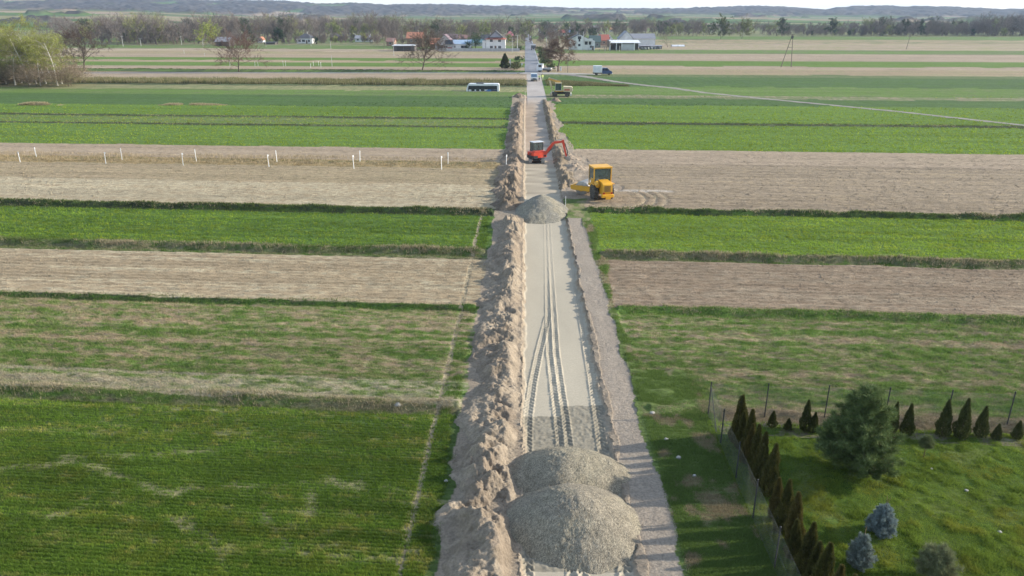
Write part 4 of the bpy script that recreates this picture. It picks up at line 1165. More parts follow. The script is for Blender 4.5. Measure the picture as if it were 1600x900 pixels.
s2 = whorl_tree('blue_spruce', 1.30, .50, 12, 9, (.12, .16, .14), (.33, .37, .33), .10, 9, nlen=.06, npt=22, up=.55, top=.9, wn=.012, shape=.7, minz=.03, cand=1)
place_tree(s2, 1341, 886, 1, 'blue spruce with upswept pale shoots, the nearer one beside the hedge end', 'spruce', 'blue spruces on the lawn')
sp = whorl_tree('pine_sapling', .95, .36, 6, 5, (.11, .14, .06), (.22, .24, .10), .12, 12, nlen=.12, npt=26, up=.6, top=.8, wn=.012, shape=.55, minz=.45)
place_tree(sp, 1443, 714, 0, 'thin crooked pine sapling on the lawn right of the big pine', 'sapling')
lb = whorl_tree('young_pine', 1.0, .72, 9, 8, (.14, .16, .08), (.26, .27, .13), .14, 15, nlen=.14, npt=24, up=.7, top=.9, wn=.010, shape=.4, minz=.06, dens=.7)
place_tree(lb, 1458, 905, 0, 'wispy pale young pine cut off by the bottom edge, on the lawn', 'pine')
# ---------------------------------------------------------------- hills on the horizon
def build_hills():
    az = np.concatenate([np.linspace(-800, 2400, 1500)])       # measured as photograph columns; wide beyond both sides
    Rr = np.concatenate([np.linspace(950, 2600, 90), np.linspace(2620, 4600, 150)])
    A, R = np.meshgrid(az, Rr)
    ang = np.arctan((A - VPX) / (F_PX / math.cos(TH)))
    X, Y = R * np.sin(ang), R * np.cos(ang)
    fe = F_PX / math.cos(TH)
    ce = np.cos(ang)
    far_top = np.interp(A, [-800, 0, 60, 120, 200, 280, 330, 400, 440, 500, 560, 600, 640, 700, 760, 820, 900, 960, 1050, 1110, 1187, 1240, 1284, 1308, 1360, 1430, 1497, 1552, 1600, 2400],
                           [8, 2.5, 1.5, 2.2, 2.6, 4.2, 5, 4.6, 6, 9.5, 8.6, 11.5, 10.2, 10.6, 12.5, 13.2, 16, 16, 16.3, 14.5, 13.2, 15.5, 18, 14.5, 13, 14.2, 15.5, 18, 17, 18])
    near_top = np.interp(A, [-800, 0, 100, 200, 300, 380, 500, 700, 900, 1000, 1060, 1120, 1200, 1260, 1400, 1600, 2400], [16, 15.5, 16.5, 17.5, 22, 26, 27.5, 27, 24, 24, 25, 26.0, 27, 29, 30, 30, 30])
    zfar = CAM_H + (HORIZON - far_top) / fe * 3700 * ce
    znear = CAM_H + (HORIZON - near_top) / fe * 2000 * ce
    canopy = (fbm(X / 22, Y / 40, 301, 3) - .5)
    wood = sstep(2500, 2750, R + 500 * (fbm(X / 420, Y / 500, 302, 3) - .5))
    openf = sstep(.64, .69, fbm(X / 260, Y / 420, 303, 3)) * (R < 3500)
    wood = wood * (1 - openf)
    copse = sstep(.70, .74, fbm(X / 120, Y / 200, 304, 3)) * (R > 1300)
    wood = np.maximum(wood, copse)
    z = -1.5 + (znear + 1.5) * sstep(950, 2050, R) + (zfar - znear) * sstep(2450, 3650, R) - 30 * sstep(3800, 4600, R)
    z = z + 6 * (fbm(X / 500, Y / 500, 305, 2) - .5) * sstep(1000, 1600, R)
    z = z + wood * (5 + 16 * canopy)
    u = R * .9 + X * .22
    st = _hash(np.floor(u / 55 + .5 * fbm(X / 300, Y / 300, 306, 2)), np.floor(X / 380 + 7), 5)
    pal = np.array([WHL, TAN, OL, PINK, WH, OLT, (.10, .155, .06)])
    fc = pal[np.clip((st * 7).astype(int), 0, 6)] * 1.0
    wc = np.array([.075, .065, .055]) * (.65 + .7 * fbm(X / 30, Y / 60, 307, 3))[..., None]
    c = fc * (1 - wood[..., None]) + wc * wood[..., None]
    nv, nx = X.shape; idx = np.arange(nv * nx).reshape(nv, nx)
    q = np.stack([idx[:-1, :-1], idx[:-1, 1:], idx[1:, 1:], idx[1:, :-1]], -1).reshape(-1, 4)
    o = np_obj('hills', np.stack([X, Y, z], -1).reshape(-1, 3), q, tinted('hill_cover', .95, 0, .05, scale=.02), cols=np.clip(c.reshape(-1, 3), 0, 1))
    tag(o, kind='structure')
build_hills()
# ---------------------------------------------------------------- village
def glass_mat():
    t = NT('window_glass'); t.bsdf.inputs['Base Color'].default_value = (.03, .035, .045, 1); t.bsdf.inputs['Roughness'].default_value = .12
    t.bsdf.inputs['Specular IOR Level'].default_value = .6
    P = t.n('ShaderNodeTexCoord').outputs['Object']; t.l(t.bump(t.noise(.9, 2, .5, P), .08, .2), t.bsdf.inputs['Normal'])
    return t.m
M_glass = glass_mat()
def wallm(name, col): return paint('wall_' + name, col, .85, dirt=.22, scale=.9, dcol=(.3, .27, .23))
def roofm(name, col):
    k = 'roof_' + name
    if k in _MC: return _MC[k]
    t = NT(k); P = t.n('ShaderNodeTexCoord').outputs['Object']
    wv = t.n('ShaderNodeTexWave', wave_type='BANDS', bands_direction='X'); t.l(P, wv.inputs[0]); wv.inputs['Scale'].default_value = 1.2; wv.inputs['Distortion'].default_value = .4
    c = t.mix(t.ramp(t.noise(.9, 5, .65, P), [(.35, 0.), (.75, .5)]), col, tuple(.55 * x + .05 for x in col))
    c = t.mul(c, t.ramp(wv.outputs['Color'], [(.2, .88), (.8, 1.08)]))
    t.l(c, t.bsdf.inputs['Base Color']); t.bsdf.inputs['Roughness'].default_value = .7
    t.l(t.bump(wv.outputs['Color'], .4, .05), t.bsdf.inputs['Normal']); _MC[k] = t.m; return t.m
WHITE = wallm('white', (.74, .73, .71)); GREYW = wallm('grey', (.50, .50, .50)); CREAM = wallm('cream', (.60, .55, .45)); DARKW = wallm('dark', (.09, .08, .075)); BRICK = wallm('brick', (.33, .20, .14)); BROWNW = wallm('brown', (.24, .17, .12))
R_RED = roofm('red', (.42, .12, .075)); R_ORG = roofm('orange', (.50, .20, .11)); R_DARK = roofm('dark', (.07, .07, .075)); R_GREY = roofm('grey', (.26, .26, .28)); R_BLUE = roofm('blue', (.36, .47, .60)); R_PURP = roofm('purple', (.20, .13, .14)); R_PALE = roofm('pale', (.60, .61, .62)); R_TEAL = roofm('teal', (.12, .24, .28))
R_GRN = roofm('green', (.07, .11, .10)); R_BBLUE = roofm('bright_blue', (.10, .22, .48)); R_PINK = roofm('pink', (.50, .15, .17)); R_WHITE = roofm('white', (.78, .78, .77)); R_BRN = roofm('brown', (.26, .14, .11))

def roof_mesh(kind, W, D, z0, h, ov=.45, th=.18):
    m = MB(); w, d = W / 2 + ov, D / 2 + ov
    zo = z0 - h * ov / (W / 2 if kind == 'gable_front' else D / 2) * .6
    def slab(a, b, c, e):
        vs = [a, b, c, e] + [(p[0], p[1], p[2] - th) for p in (a, b, c, e)]
        m.add(vs, [(0, 1, 2, 3), (7, 6, 5, 4), (0, 4, 5, 1), (1, 5, 6, 2), (2, 6, 7, 3), (3, 7, 4, 0)])
    if kind == 'gable_side':      # ridge across the view
        slab((-w, -d, zo), (w, -d, zo), (w, 0, z0 + h), (-w, 0, z0 + h)); slab((w, d, zo), (-w, d, zo), (-w, .01, z0 + h + .002), (w, .01, z0 + h + .002))
    elif kind == 'gable_front':
        slab((-w, -d, zo), (0, -d, z0 + h), (0, d, z0 + h), (-w, d, zo)); slab((.01, -d, z0 + h + .002), (w, -d, zo), (w, d, zo), (.01, d, z0 + h + .002))
    elif kind == 'hip':
        r = max(.4, w - d * .85)
        a, b, c, e = (-w, -d, zo), (w, -d, zo), (w, d, zo), (-w, d, zo); p, q = (-r, 0, z0 + h), (r, 0, z0 + h)
        m.add([a, b, c, e, p, q], [(0, 1, 5, 4), (1, 2, 5), (2, 3, 4, 5), (3, 0, 4), (3, 2, 1, 0)])
    elif kind == 'shed':
        slab((-w, -d, z0), (w, -d, z0), (w, d, z0 + h), (-w, d, z0 + h))
    elif kind == 'flat':
        m.box(-w, w, -d, d, z0, z0 + th + .15)
    return m

def house(name, x0, x1, yb, wall_px, roof_px, depth, wm, rm, kind, wins=(), doors=(), label='', cat='house', group=None, chim=None, rz=0.0, nowall=False, ov=.45, gablew=None, side_wins=True):
    s = mpp(yb); W = (x1 - x0) * s; hw = wall_px * s; hr = max(roof_px * s, .12); p = g((x0 + x1) / 2, yb)
    t = empty(name, (p.x, p.y + depth / 2, 0), rz, label, cat, group)
    m = MB().box(-W / 2, W / 2, -depth / 2, depth / 2, -.2, hw)
    if kind == 'gable_front':
        for y in (-depth / 2, depth / 2 - .25): m.prism([(-W / 2, hw), (W / 2, hw), (0, hw + hr * .93)], y, y + .25)
    if kind == 'gable_side':
        for x in (-W / 2, W / 2 - .25): m.prism([(-depth / 2, hw), (depth / 2, hw), (0, hw + hr * .93)], x, x + .25, axis='x')
    m.obj('wall', wm, t)
    rf = roof_mesh(kind, W, depth, hw, hr, ov).obj('roof', rm, t)
    if chim is not None:
        for cx in (chim if hasattr(chim, '__len__') else (chim,)):
            MB().box(cx * W / 2 - .3, cx * W / 2 + .3, -.1, .5, hw + hr * .3, hw + hr + .9).box(cx * W / 2 - .37, cx * W / 2 + .37, -.17, .57, hw + hr + .9, hw + hr + 1.0).obj('chimney', paint('chimney_render', (.5, .46, .42), .9), rf)
    frm = paint('window_frame', (.75, .75, .74), .5, dirt=.1)
    for (fx, z, w_, h_) in wins:
        x = fx * W / 2; y = -depth / 2
        fr = MB().box(x - w_ / 2 - .08, x + w_ / 2 + .08, y - .05, y + .002, z - .08, z).box(x - w_ / 2 - .08, x + w_ / 2 + .08, y - .05, y + .002, z + h_, z + h_ + .08) \
            .box(x - w_ / 2 - .08, x - w_ / 2, y - .05, y + .002, z, z + h_).box(x + w_ / 2, x + w_ / 2 + .08, y - .05, y + .002, z, z + h_).box(x - .03, x + .03, y - .045, y, z, z + h_).obj('window', frm, t)
        MB().box(x - w_ / 2, x + w_ / 2, y - .02, y - .004, z, z + h_).obj('pane', M_glass, fr)
    for (fx, w_, h_, mt) in doors:
        x = fx * W / 2; MB().box(x - w_ / 2, x + w_ / 2, -depth / 2 - .06, -depth / 2 + .01, 0, h_).obj('door', mt, t)
    if side_wins and hw > 2.4 and wins:
        for yy in (-depth * .22, depth * .22):
            w_ = MB().box(W / 2 - .002, W / 2 + .05, yy - .6, yy + .6, 1.0, 2.2).obj('window', frm, t)
            MB().box(W / 2 + .051, W / 2 + .06, yy - .5, yy + .5, 1.1, 2.1).obj('pane', M_glass, w_)
    return t
DG = paint('door_green', (.06, .09, .08)); DB = paint('door_brown', (.14, .09, .06)); DD = paint('door_dark', (.03, .03, .03)); DRED = paint('gate_red', (.26, .045, .05)); DW = paint('door_white', (.6, .6, .6))

# --- white villa with red lower roof
t = house('villa', 759, 789.5, 78, 16, 4.5, 9.5, WHITE, R_RED, 'hip', [(-.42, 4.0, 1.4, 1.5), (.42, 4.0, 1.4, 1.5), (-.42, .8, 1.4, 1.2), (.42, .8, 1.4, 1.2)], [(0, 1.0, 2.0, DB)],
      'white two-storey villa with a red skirt roof and grey gable above, left of the road', chim=(.85,), ov=.7)
s = mpp(78)
MB().prism([(-3.3, 6.2), (3.3, 6.2), (0, 9.0)], -4.3, 5.0).obj('gable', paint('slate_grey_cladding', (.33, .33, .38), .6), t)
m = MB()
for sg in (-1, 1): m.add([(sg * 3.9, -4.6, 6.3), (0, -4.6, 9.6), (0, 6, 9.6), (sg * 3.9, 6, 6.3), (sg * 3.9, -4.6, 6.0), (0, -4.6, 9.3), (0, 6, 9.3), (sg * 3.9, 6, 6.0)], [(0, 1, 2, 3), (7, 6, 5, 4), (0, 4, 5, 1), (1, 5, 6, 2), (2, 6, 7, 3), (3, 7, 4, 0)])
m.obj('upper_roof', R_DARK, t)
pz = MB().box(-6.9, -5.3, -4.6, -2.4, 0, 4.6).obj('stair_tower', WHITE, t)
MB().box(-5.3, -5.05, -4.2, -4.0, .2, 3.6).obj('porch_glass', M_glass, t)
house('farmhouse', 752, 775, 71, 8.5, 7.5, 9, CREAM, R_DARK, 'gable_side', [(0, 2, 1.2, 1.3)], [], 'dark-roofed house with pale roof panels behind the white villa', chim=.2)
house('house', 791, 802, 66, 10, 6.5, 8, CREAM, R_PINK, 'hip', [(-.4, 1, 1.2, 1.3), (.4, 1, 1.2, 1.3), (0, 4, 1.1, 1.2)], [], 'house with a raspberry-red roof behind the white villa, nearest the road', chim=.3)
# --- blue roofed building with solar panels
t = house('outbuilding', 705, 735, 78, 9.2, 5.5, 9, WHITE, R_BLUE, 'gable_side', [(-.66, 1.1, 1.1, 1.1), (.35, .9, 3.4, 1.3)], [], 'long white building under a pale blue metal roof, left of the white villa')
hw, hr, dd, W = 9.2 * s, 5.5 * s, 9, 30 * s
# --- grey gabled house with the panels
t = house('gabled_house', 680, 710, 78, 9, 14, 12, GREYW, R_PURP, 'gable_front', [(.1, 1.0, 2.0, 1.0)], [(-.45, 3.2, 2.4, DD)], 'pale grey gable-fronted house left of the blue-roofed building', chim=None)
pn_ = MB()
M_sol = paint('solar_glass', (.03, .045, .06), .2, dirt=.05)
M_solf = paint('solar_frame', (.30, .33, .36), .4, .5)
base = g(702, 78)
t = empty('solar_array', (base.x, base.y - .6, 0), 0, 'rack of dark solar panels standing against the grey gable, beside the blue roof', 'solar panels')
MB().beam((-1.9, .4, 0), (-1.9, .4, 4.7), .1, .1).beam((1.9, .4, 0), (1.9, .4, 4.7), .1, .1).beam((-1.9, -.1, 0), (-1.9, -.1, 3.3), .1, .1).beam((1.9, -.1, 0), (1.9, -.1, 3.3), .1, .1).box(-2.1, 2.1, .0, .08, 3.0, 3.1).obj('rack', M_solf, t)
for i in range(4):
    x = -2.0 + i * 1.02
    MB().add([(x, -.5, 2.9), (x + .96, -.5, 2.9), (x + .96, .6, 5.1), (x, .6, 5.1), (x, -.44, 2.87), (x + .96, -.44, 2.87), (x + .96, .66, 5.07), (x, .66, 5.07)], [(0, 1, 2, 3), (7, 6, 5, 4), (0, 4, 5, 1), (1, 5, 6, 2), (2, 6, 7, 3), (3, 7, 4, 0)]).obj('solar_panel', M_sol, t)
p = g(703, 79.5); t = empty('gate', (p.x, p.y, 0), 0, 'dark red sheet-metal gate in the fence before the grey gabled house', 'gate')
MB().box(-1.2, 1.2, -.05, .05, .1, 1.7).obj('gate_leaf', DRED, t); MB().box(-1.4, -1.25, -.1, .1, 0, 1.9).obj('gate_post', GREYW, t); MB().box(1.25, 1.4, -.1, .1, 0, 1.9).obj('gate_post', GREYW, t)
house('house', 672, 686, 76, 7.5, 8, 9, BROWNW, R_ORG, 'gable_side', [(.2, 1, 1, 1)], [], 'low brown house with an orange tiled roof, against the grey gabled house')
t = house('farmhouse', 636, 660, 74, 14, 8.5, 10, BROWNW, R_ORG, 'gable_side', [(-.4, 3, 1.1, 1.2), (.2, 3, 1.1, 1.2)], [], 'farmhouse with an orange roof behind the round bare tree', chim=.4)
house('open_barn', 614, 648, 80, 8.4, 1.0, 8, DARKW, R_PALE, 'shed', [], [(-.35, 3.4, 2.3, DD), (.35, 3.4, 2.3, DD)], 'dark open-fronted barn with a pale flat roof, left of the round bare tree', 'barn')  # front is solid; dark door panels stand in for shade inside the open bays
house('house', 604, 616, 72, 7, 5, 8, BRICK, R_BRN, 'gable_side', [(0, 1, 1.1, 1.1)], [], 'small brick house behind the left end of the dark open barn')
house('house', 736, 754, 72, 5.5, 4.5, 8, GREYW, R_TEAL, 'gable_side', [(0, .9, 1.2, 1.0)], [], 'low building with a teal roof between the blue roof and the villa')
house('house', 718, 735, 66, 6, 5, 8, CREAM, R_BRN, 'gable_side', [(0, .9, 1.2, 1.0)], [], 'house with a brown roof far behind the blue-roofed building')
house('house', 693, 714, 68, 6, 8, 9, CREAM, R_PURP, 'gable_side', [(0, .9, 1.2, 1.0)], [], 'house with a wide purple-brown roof rising behind the grey gable')
t = house('long_house', 555, 583, 65.5, 5.4, 4.2, 8, WHITE, R_GREY, 'gable_side', [(-.7, .9, 1.3, 1.1), (-.2, .9, 1.3, 1.1), (.3, .9, 1.3, 1.1), (.75, .9, 1.3, 1.1)], [], 'long pale single-storey building with a grey roof, centre of the left village', chim=.6)
house('house', 547, 558, 63, 5, 5.5, 8, CREAM, R_PALE, 'gable_front', [(0, 2.5, 1.0, 1.0)], [], 'little house with a bright pale roof at the left end of the long pale building')
house('house', 519, 538, 63.5, 5, 5, 8, BROWNW, R_PURP, 'gable_side', [(0, .9, 1.3, 1.1)], [], 'house with a dull purple-brown roof between the hip-roofed house and the long building')
house('bungalow', 463.5, 488, 68, 8, 6.5, 10, WHITE, R_DARK, 'hip', [(-.6, 1, 1.6, 1.3), (-.1, 1, 1.8, 1.3), (.6, 1, 1.3, 1.3)], [(.3, .9, 2.0, DB)], 'white bungalow with a dark hipped roof at the edge of the wood', chim=.2)
house('house', 403, 410, 66.5, 4.5, 4, 6, WHITE, R_ORG, 'gable_front', [(0, 1, 1, 1)], [], 'tiny white gable with an orange roof beside the reddish bare tree')
house('shed', 413, 430, 69.5, 3.2, .5, 5, DARKW, R_DARK, 'shed', [], [], 'long low dark shed right of the reddish bare tree', 'shed')
house('barn', 337, 358, 72, 7, 6, 9, DARKW, R_GREY, 'gable_side', [], [(-.2, 2.4, 2.6, DD)], 'dark wooden barn with a silvery roof, left of the reddish bare tree', 'barn')
house('house', 37, 50, 84.5, 4.2, 4.5, 8, WHITE, R_PALE, 'gable_side', [(-.3, .9, 1.2, 1.1), (.4, .9, 1.2, 1.1)], [], 'small house with a pale roof seen through the birch trunks')

# --- right of the road
t = house('white_house', 890, 919.5, 78, 16.5, 7.0, 11, WHITE, R_DARK, 'gable_front', [(-.55, 2.2, 1.4, 1.3)], [(-.25, 1.0, 2.0, DD)], 'white two-storey house with a projecting stair bay and dark roof, right of the road', chim=(-.15, .5))
MB().box(-1.9, 2.1, -6.4, -5.5, 0, 7.0).obj('stair_bay', WHITE, t)
w_ = MB().prism([(-.9, 6.8), (.9, 6.8), (.9, 5.5), (.45, 5.3), (.45, 4.2), (-.45, 4.2), (-.45, 5.3), (-.9, 5.5)], -6.46, -6.39).obj('window', M_glass, t)
w_ = MB().box(-.6, .6, -6.46, -6.39, 1.9, 3.0).obj('window', M_glass, t)
bl_ = MB().box(2.7, 6.8, -6.6, -5.5, 4.4, 5.6).obj('balcony', WHITE, t)
MB().box(2.9, 4.4, -5.56, -5.49, 2.6, 4.2).box(5.0, 6.2, -5.56, -5.49, 2.6, 4.2).obj('balcony_door', M_glass, t)
t = house('annexe', 919.7, 929, 78, 12, .3, 8, WHITE, R_PALE, 'flat', [(-.3, 1, 1.0, 1.2)], [(.4, .9, 2, DB)], 'low white flat-roofed annexe against the right side of the white house', ov=.1)
house('house', 922, 938, 74.5, 9, 9, 9, wallm('green', (.16, .20, .17)), R_GRN, 'gable_side', [(-.3, 1, 1.2, 1.3), (.4, 1, 1.2, 1.3)], [], 'dark grey-green house between the white house and the red roof', chim=.6)
house('house', 936, 951, 71, 8, 8, 9, BRICK, R_RED, 'gable_side', [(0, 1, 1.2, 1.3)], [], 'house with a red-brown roof, second right of the white house', chim=-.5)
house('house', 946, 957, 67, 6, 6.5, 8, WHITE, R_PALE, 'gable_front', [(0, 2.4, 1.1, 1.1)], [], 'small white gable peeping over the lean-to roof of the barn yard')
house('shed', 951, 970, 73, 9, 1.0, 8, DARKW, R_DARK, 'shed', [], [], 'dark shed squeezed against the left side of the white barn', 'shed')
# barn: gable to the front-left and long side to the right
s72 = mpp(74.5); p = g(996, 74.5)
t = empty('white_barn', (p.x, p.y + 7, 0), 0, 'large white barn with a tall gable and long grey roof, right of the road', 'barn')
Wb = (1025 - 969) * s72; hb = 13.5 * s72; gx = -Wb / 2 + 21 * s72
MB().box(-Wb / 2, Wb / 2, -5, 6, -.2, hb).prism([(-Wb / 2, hb), (gx, hb), (-Wb / 2 + 11 * s72, hb + 10.5 * s72)], -5.4, 6).box(-Wb / 2, gx, -5.4, -5, -.2, hb).obj('wall', wallm('barn', (.66, .66, .66)), t)
rf = MB().add([(gx - 3.5, -5.5, hb - .1), (Wb / 2 + .3, -5.5, hb - .1), (Wb / 2 + .3, .5, hb + 7.0 * s72), (gx - 5.5, .5, hb + 7.0 * s72), (Wb / 2 + .3, 6.4, hb - .1), (gx - 3.5, 6.4, hb - .1)],
     [(0, 1, 2, 3), (3, 2, 4, 5), (1, 4, 2), (0, 3, 5), (0, 5, 4, 1)]).obj('roof', R_GREY, t)
m = MB(); ax, az = -Wb / 2 + 11 * s72, hb + 10.7 * s72
for ex in (-Wb / 2 - .3, gx + .3):
    m.add([(ex, -5.6, hb - .2), (ax, -5.6, az), (ax, 6.2, az), (ex, 6.2, hb - .2), (ex, -5.6, hb - .02), (ax, -5.6, az + .18), (ax, 6.2, az + .18), (ex, 6.2, hb - .02)], [(0, 1, 2, 3), (7, 6, 5, 4), (0, 4, 5, 1), (1, 5, 6, 2), (2, 6, 7, 3), (3, 7, 4, 0)])
m.obj('gable_roof', R_GREY, t)
# lean-to in front
p = g(976, 78.5); s_ = mpp(78.5); t = empty('open_shed', (p.x, p.y, 0), 0, 'open-fronted shed with a bright white sheet roof before the white barn', 'shed')
W = 48 * s_
MB().add([(-W / 2, -.6, 3.7), (W / 2, -.6, 3.7), (W / 2 - .4, 5.5, 4.9), (-W / 2 + .4, 5.5, 4.9), (-W / 2, -.6, 3.5), (W / 2, -.6, 3.5), (W / 2 - .4, 5.5, 4.7), (-W / 2 + .4, 5.5, 4.7)], [(0, 1, 2, 3), (7, 6, 5, 4), (0, 4, 5, 1), (1, 5, 6, 2), (2, 6, 7, 3), (3, 7, 4, 0)]).obj('roof', R_WHITE, t)
MB().box(-W / 2 + .3, W / 2 - .3, 5.0, 5.3, 0, 4.6).box(-W / 2 + .3, -W / 2 + .5, 0, 5, 0, 4.4).obj('back_wall', DARKW, t)
for fx in (-.96, -.55, -.2, .62): MB().box(fx * W / 2 - .22, fx * W / 2 + .22, -.3, .1, 0, 3.6).obj('post', WHITE, t)
MB().box(-.1 * W, .30 * W, -.2, -.05, 0, 3.0).obj('sliding_door', GREYW, t)
house('shed', 1001, 1034, 76.5, 4.5, .8, 6, DARKW, R_GREY, 'shed', [], [(.2, 3, 1.4, DW)], 'long low dark shed running right from the white sheet roof', 'shed')
for i in range(7):
    p = g(1003 + i * 4.6, 78 - .2 * i); MB_ = MB().box(-.8, .8, -.6, .6, 0, 1.3 + .3 * (i % 2), b=.1)
    t = empty('hay_bale', (p.x, p.y, 0), .3 * i)
    MB().lathe([(-.65, .3), (-.64, .62), (.64, .62), (.65, .3)], (0, 0, .62), (1, .2, 0), 14).obj('bale_body', paint('bale_film', (.42, .42, .40) if i % 2 else (.10, .12, .12), .6), t)
    tag(t, 'wrapped bale in the clutter before the low dark shed right of the barn', 'bale', 'wrapped bales before the dark shed')
p = g(1059, 72.5); t = empty('polytunnel', (p.x, p.y, 0), 0, 'low white polytunnel lying in the field right of the barn', 'polytunnel')
m = MB(); n = 10
for a0 in range(n):
    for x in (-3.6, 3.6): pass
m.prism([(2.0 * math.cos(PI * i / n), .9 * math.sin(PI * i / n)) for i in range(n + 1)], -3.6, 3.6, axis='x').obj('film', paint('tunnel_film', (.78, .79, .80), .4, dirt=.08), t)
m = MB()
for x in (-3.65, 0, 3.65): m.prism([(2.05 * math.cos(PI * i / n), .95 * math.sin(PI * i / n)) for i in range(n + 1)], x - .05, x + .05, axis='x')
m.obj('hoops', GREYW, t)
# far houses in the trees
far = [(863, 871, 55.5, 5, 4, R_BBLUE, WHITE, 'house with a bright blue roof in the trees right of the road'), (871, 885, 56, 5, 4, R_RED, CREAM, 'wide house with a red roof between two blue ones'),
       (885, 893, 55.5, 5, 3.5, R_BBLUE, WHITE, 'small building with a vivid blue roof, right of the wide red roof'), (889, 896, 48.5, 3, 2.5, R_WHITE, WHITE, 'pale-roofed house far back above the blue roofs'),
       (842, 847, 51, 3.4, 3, R_PALE, WHITE, 'small white house beside the dark spruce, far along the road'), (925, 935, 46, 3, 2.5, R_WHITE, WHITE, 'little white-roofed house above the white barn yard'),
       (928, 937, 35, 1.6, 1.2, R_WHITE, WHITE, 'tiny white roof on the far slope right of the road'), (948, 952, 36, 2.6, 1.6, R_BBLUE, WHITE, 'tiny white and blue tower-like house on the far slope'),
       (989, 1000, 38.5, 1.8, 1.4, R_PALE, CREAM, 'pale roof on the far slope above the white barn'), (1008, 1020, 39.5, 1.8, 1.6, R_DARK, CREAM, 'dark roof on the far slope right of the white barn'),
       (687, 695, 45, 2.4, 2, R_BLUE, CREAM, 'pale blue roof glimpsed above the wood behind the farm'), (817, 823, 50, 3, 3, R_GREY, CREAM, 'grey-roofed house at the far left side of the road'),
       (953, 962, 50, 3.6, 3, R_ORG, CREAM, 'orange-roofed house in the trees behind the white barn'), (900, 910, 52, 3.6, 3, R_BRN, CREAM, 'brown-roofed house just above the white two-storey house'),
       (855, 861, 50, 3, 3, R_GREY, WHITE, 'grey-roofed white house above the small dark conifer'), (1000, 1010, 50, 3, 3, R_BRN, CREAM, 'brown-roofed house in the trees right behind the barn')]
for (x0, x1, yb, wp, rp, rm, wm, lb) in far:
    house('far_house', x0, x1, yb, wp, rp, 8, wm, rm, 'gable_side', [(-.4, 1, 1.2, 1.2), (.4, 1, 1.2, 1.2)], [], lb, 'house', side_wins=False)
# pale fence along the village edge
def fence(name, xa, xb, yb, h, mat, pmat, label, step=2.5, group=None, solid=True):
    a, b = g(xa, yb), g(xb, yb); d = b - a; L = d.length; t = empty(name, (a.x, a.y, 0), math.atan2(d.y, d.x), label, 'fence', group)
    n = int(L / step)
    if solid: MB().box(0, L, -.03, .03, .1, h).obj('panel', mat, t)
    else: MB().box(0, L, -.02, .02, h * .45, h * .5).box(0, L, -.02, .02, h * .9, h * .95).obj('rail', mat, t)
    for i in range(min(n + 1, 95)): MB().box(i * step - .08, i * step + .08, -.08, .08, 0, h + .1).obj('post', pmat, t)
    return t
fence('panel_fence', 684, 812, 80.5, 1.5, paint('fence_panel', (.42, .42, .42), .8), GREYW, 'long pale grey panel fence in front of the village houses, left of the road')
fence('rail_fence', 884, 1000, 80.5, 1.2, paint('old_wood', (.30, .27, .23), .9), paint('old_wood', (.30, .27, .23), .9), 'low weathered rail fence before the white house, right of the road', 2.8, solid=False)

# --- roads: asphalt, cross lane, farm track
def strip(name, pts, widths, z, mat, kind='structure', seed=0, ragged=.15, dens=2.0):
    P = [Vector((p.x, p.y, 0)) for p in pts]; V = []; F = []
    S = []
    for i in range(len(P) - 1):
        n = max(2, int((P[i + 1] - P[i]).length / dens))
        for k in range(n):
            t = k / n; S.append((P[i].lerp(P[i + 1], t), widths[i] * (1 - t) + widths[i + 1] * t))
    S.append((P[-1], widths[-1]))
    R = random.Random(seed)
    for i, (p, w_) in enumerate(S):
        d = (S[min(i + 1, len(S) - 1)][0] - S[max(i - 1, 0)][0]).normalized(); nrm = Vector((-d.y, d.x, 0))
        for f in (-.5, -.25, 0, .25, .5):
            q = p + nrm * (w_ * f + (ragged * (R.random() - .5) if abs(f) == .5 else 0)); V.append((q.x, q.y, z + (.04 if f == 0 else (.025 if abs(f) < .5 else -.03)) ))
    for i in range(len(S) - 1):
        for k in range(4): a = i * 5 + k; F.append((a, a + 5, a + 6, a + 1))
    me = bpy.data.meshes.new(name); me.from_pydata(V, [], F); me.materials.append(mat); me.update()
    o = link(bpy.data.objects.new(name, me)); return tag(o, kind=kind)
def road_mat(name, col, sc=.8, var=.3, rough=.85):
    t = NT(name); P = t.n('ShaderNodeTexCoord').outputs['Object']
    c = t.mix(t.ramp(t.noise(sc, 5, .65, P, (1, .3, 1)), [(.35, 0.), (.7, 1.)]), tuple(x * (1 - var / 2) for x in col), tuple(x * (1 + var / 2) for x in col))
    c = t.mul(c, t.ramp(t.noise(sc * 9, 3, .6, P), [(.3, .88), (.7, 1.1)]))
    t.l(c, t.bsdf.inputs['Base Color']); t.bsdf.inputs['Roughness'].default_value = rough; t.bsdf.inputs['Specular IOR Level'].default_value = .25
    t.l(t.bump(t.noise(sc * 9, 3, .6, P), .3, .03), t.bsdf.inputs['Normal']); return t.m
M_asph = road_mat('worn_asphalt', (.225, .225, .235), .4)
M_track = road_mat('farm_track_gravel', (.28, .25, .205), .5)
class V3:
    def __init__(s, x, y): s.x = x; s.y = y
strip('asphalt_road', [V3(2.7, 236), V3(2.6, 420), V3(2.2, 700), V3(1.8, 1250)], [5.6, 5.2, 5.0, 5.0], .03, M_asph, ragged=.3, dens=4)
me = strip('edge_line', [V3(5.05, 248), V3(4.95, 420), V3(4.4, 700)], [.14, .14, .14], .052, paint('road_paint', (.7, .7, .68), .6), ragged=0, dens=4)
strip('cross_road', [g(-120, 114), g(400, 113.9), g(760, 114), g(826, 114.3)], [3.2, 3.2, 3.6, 5.0], .035, M_asph, seed=2, dens=2)
strip('crossing', [g(815, 114.2), g(850, 114.6), g(900, 115.3), g(940, 116.2)], [6.0, 8.5, 4.6, 2.6], .045, road_mat('crossing_gravel', (.36, .33, .29), .5), seed=3, dens=2)
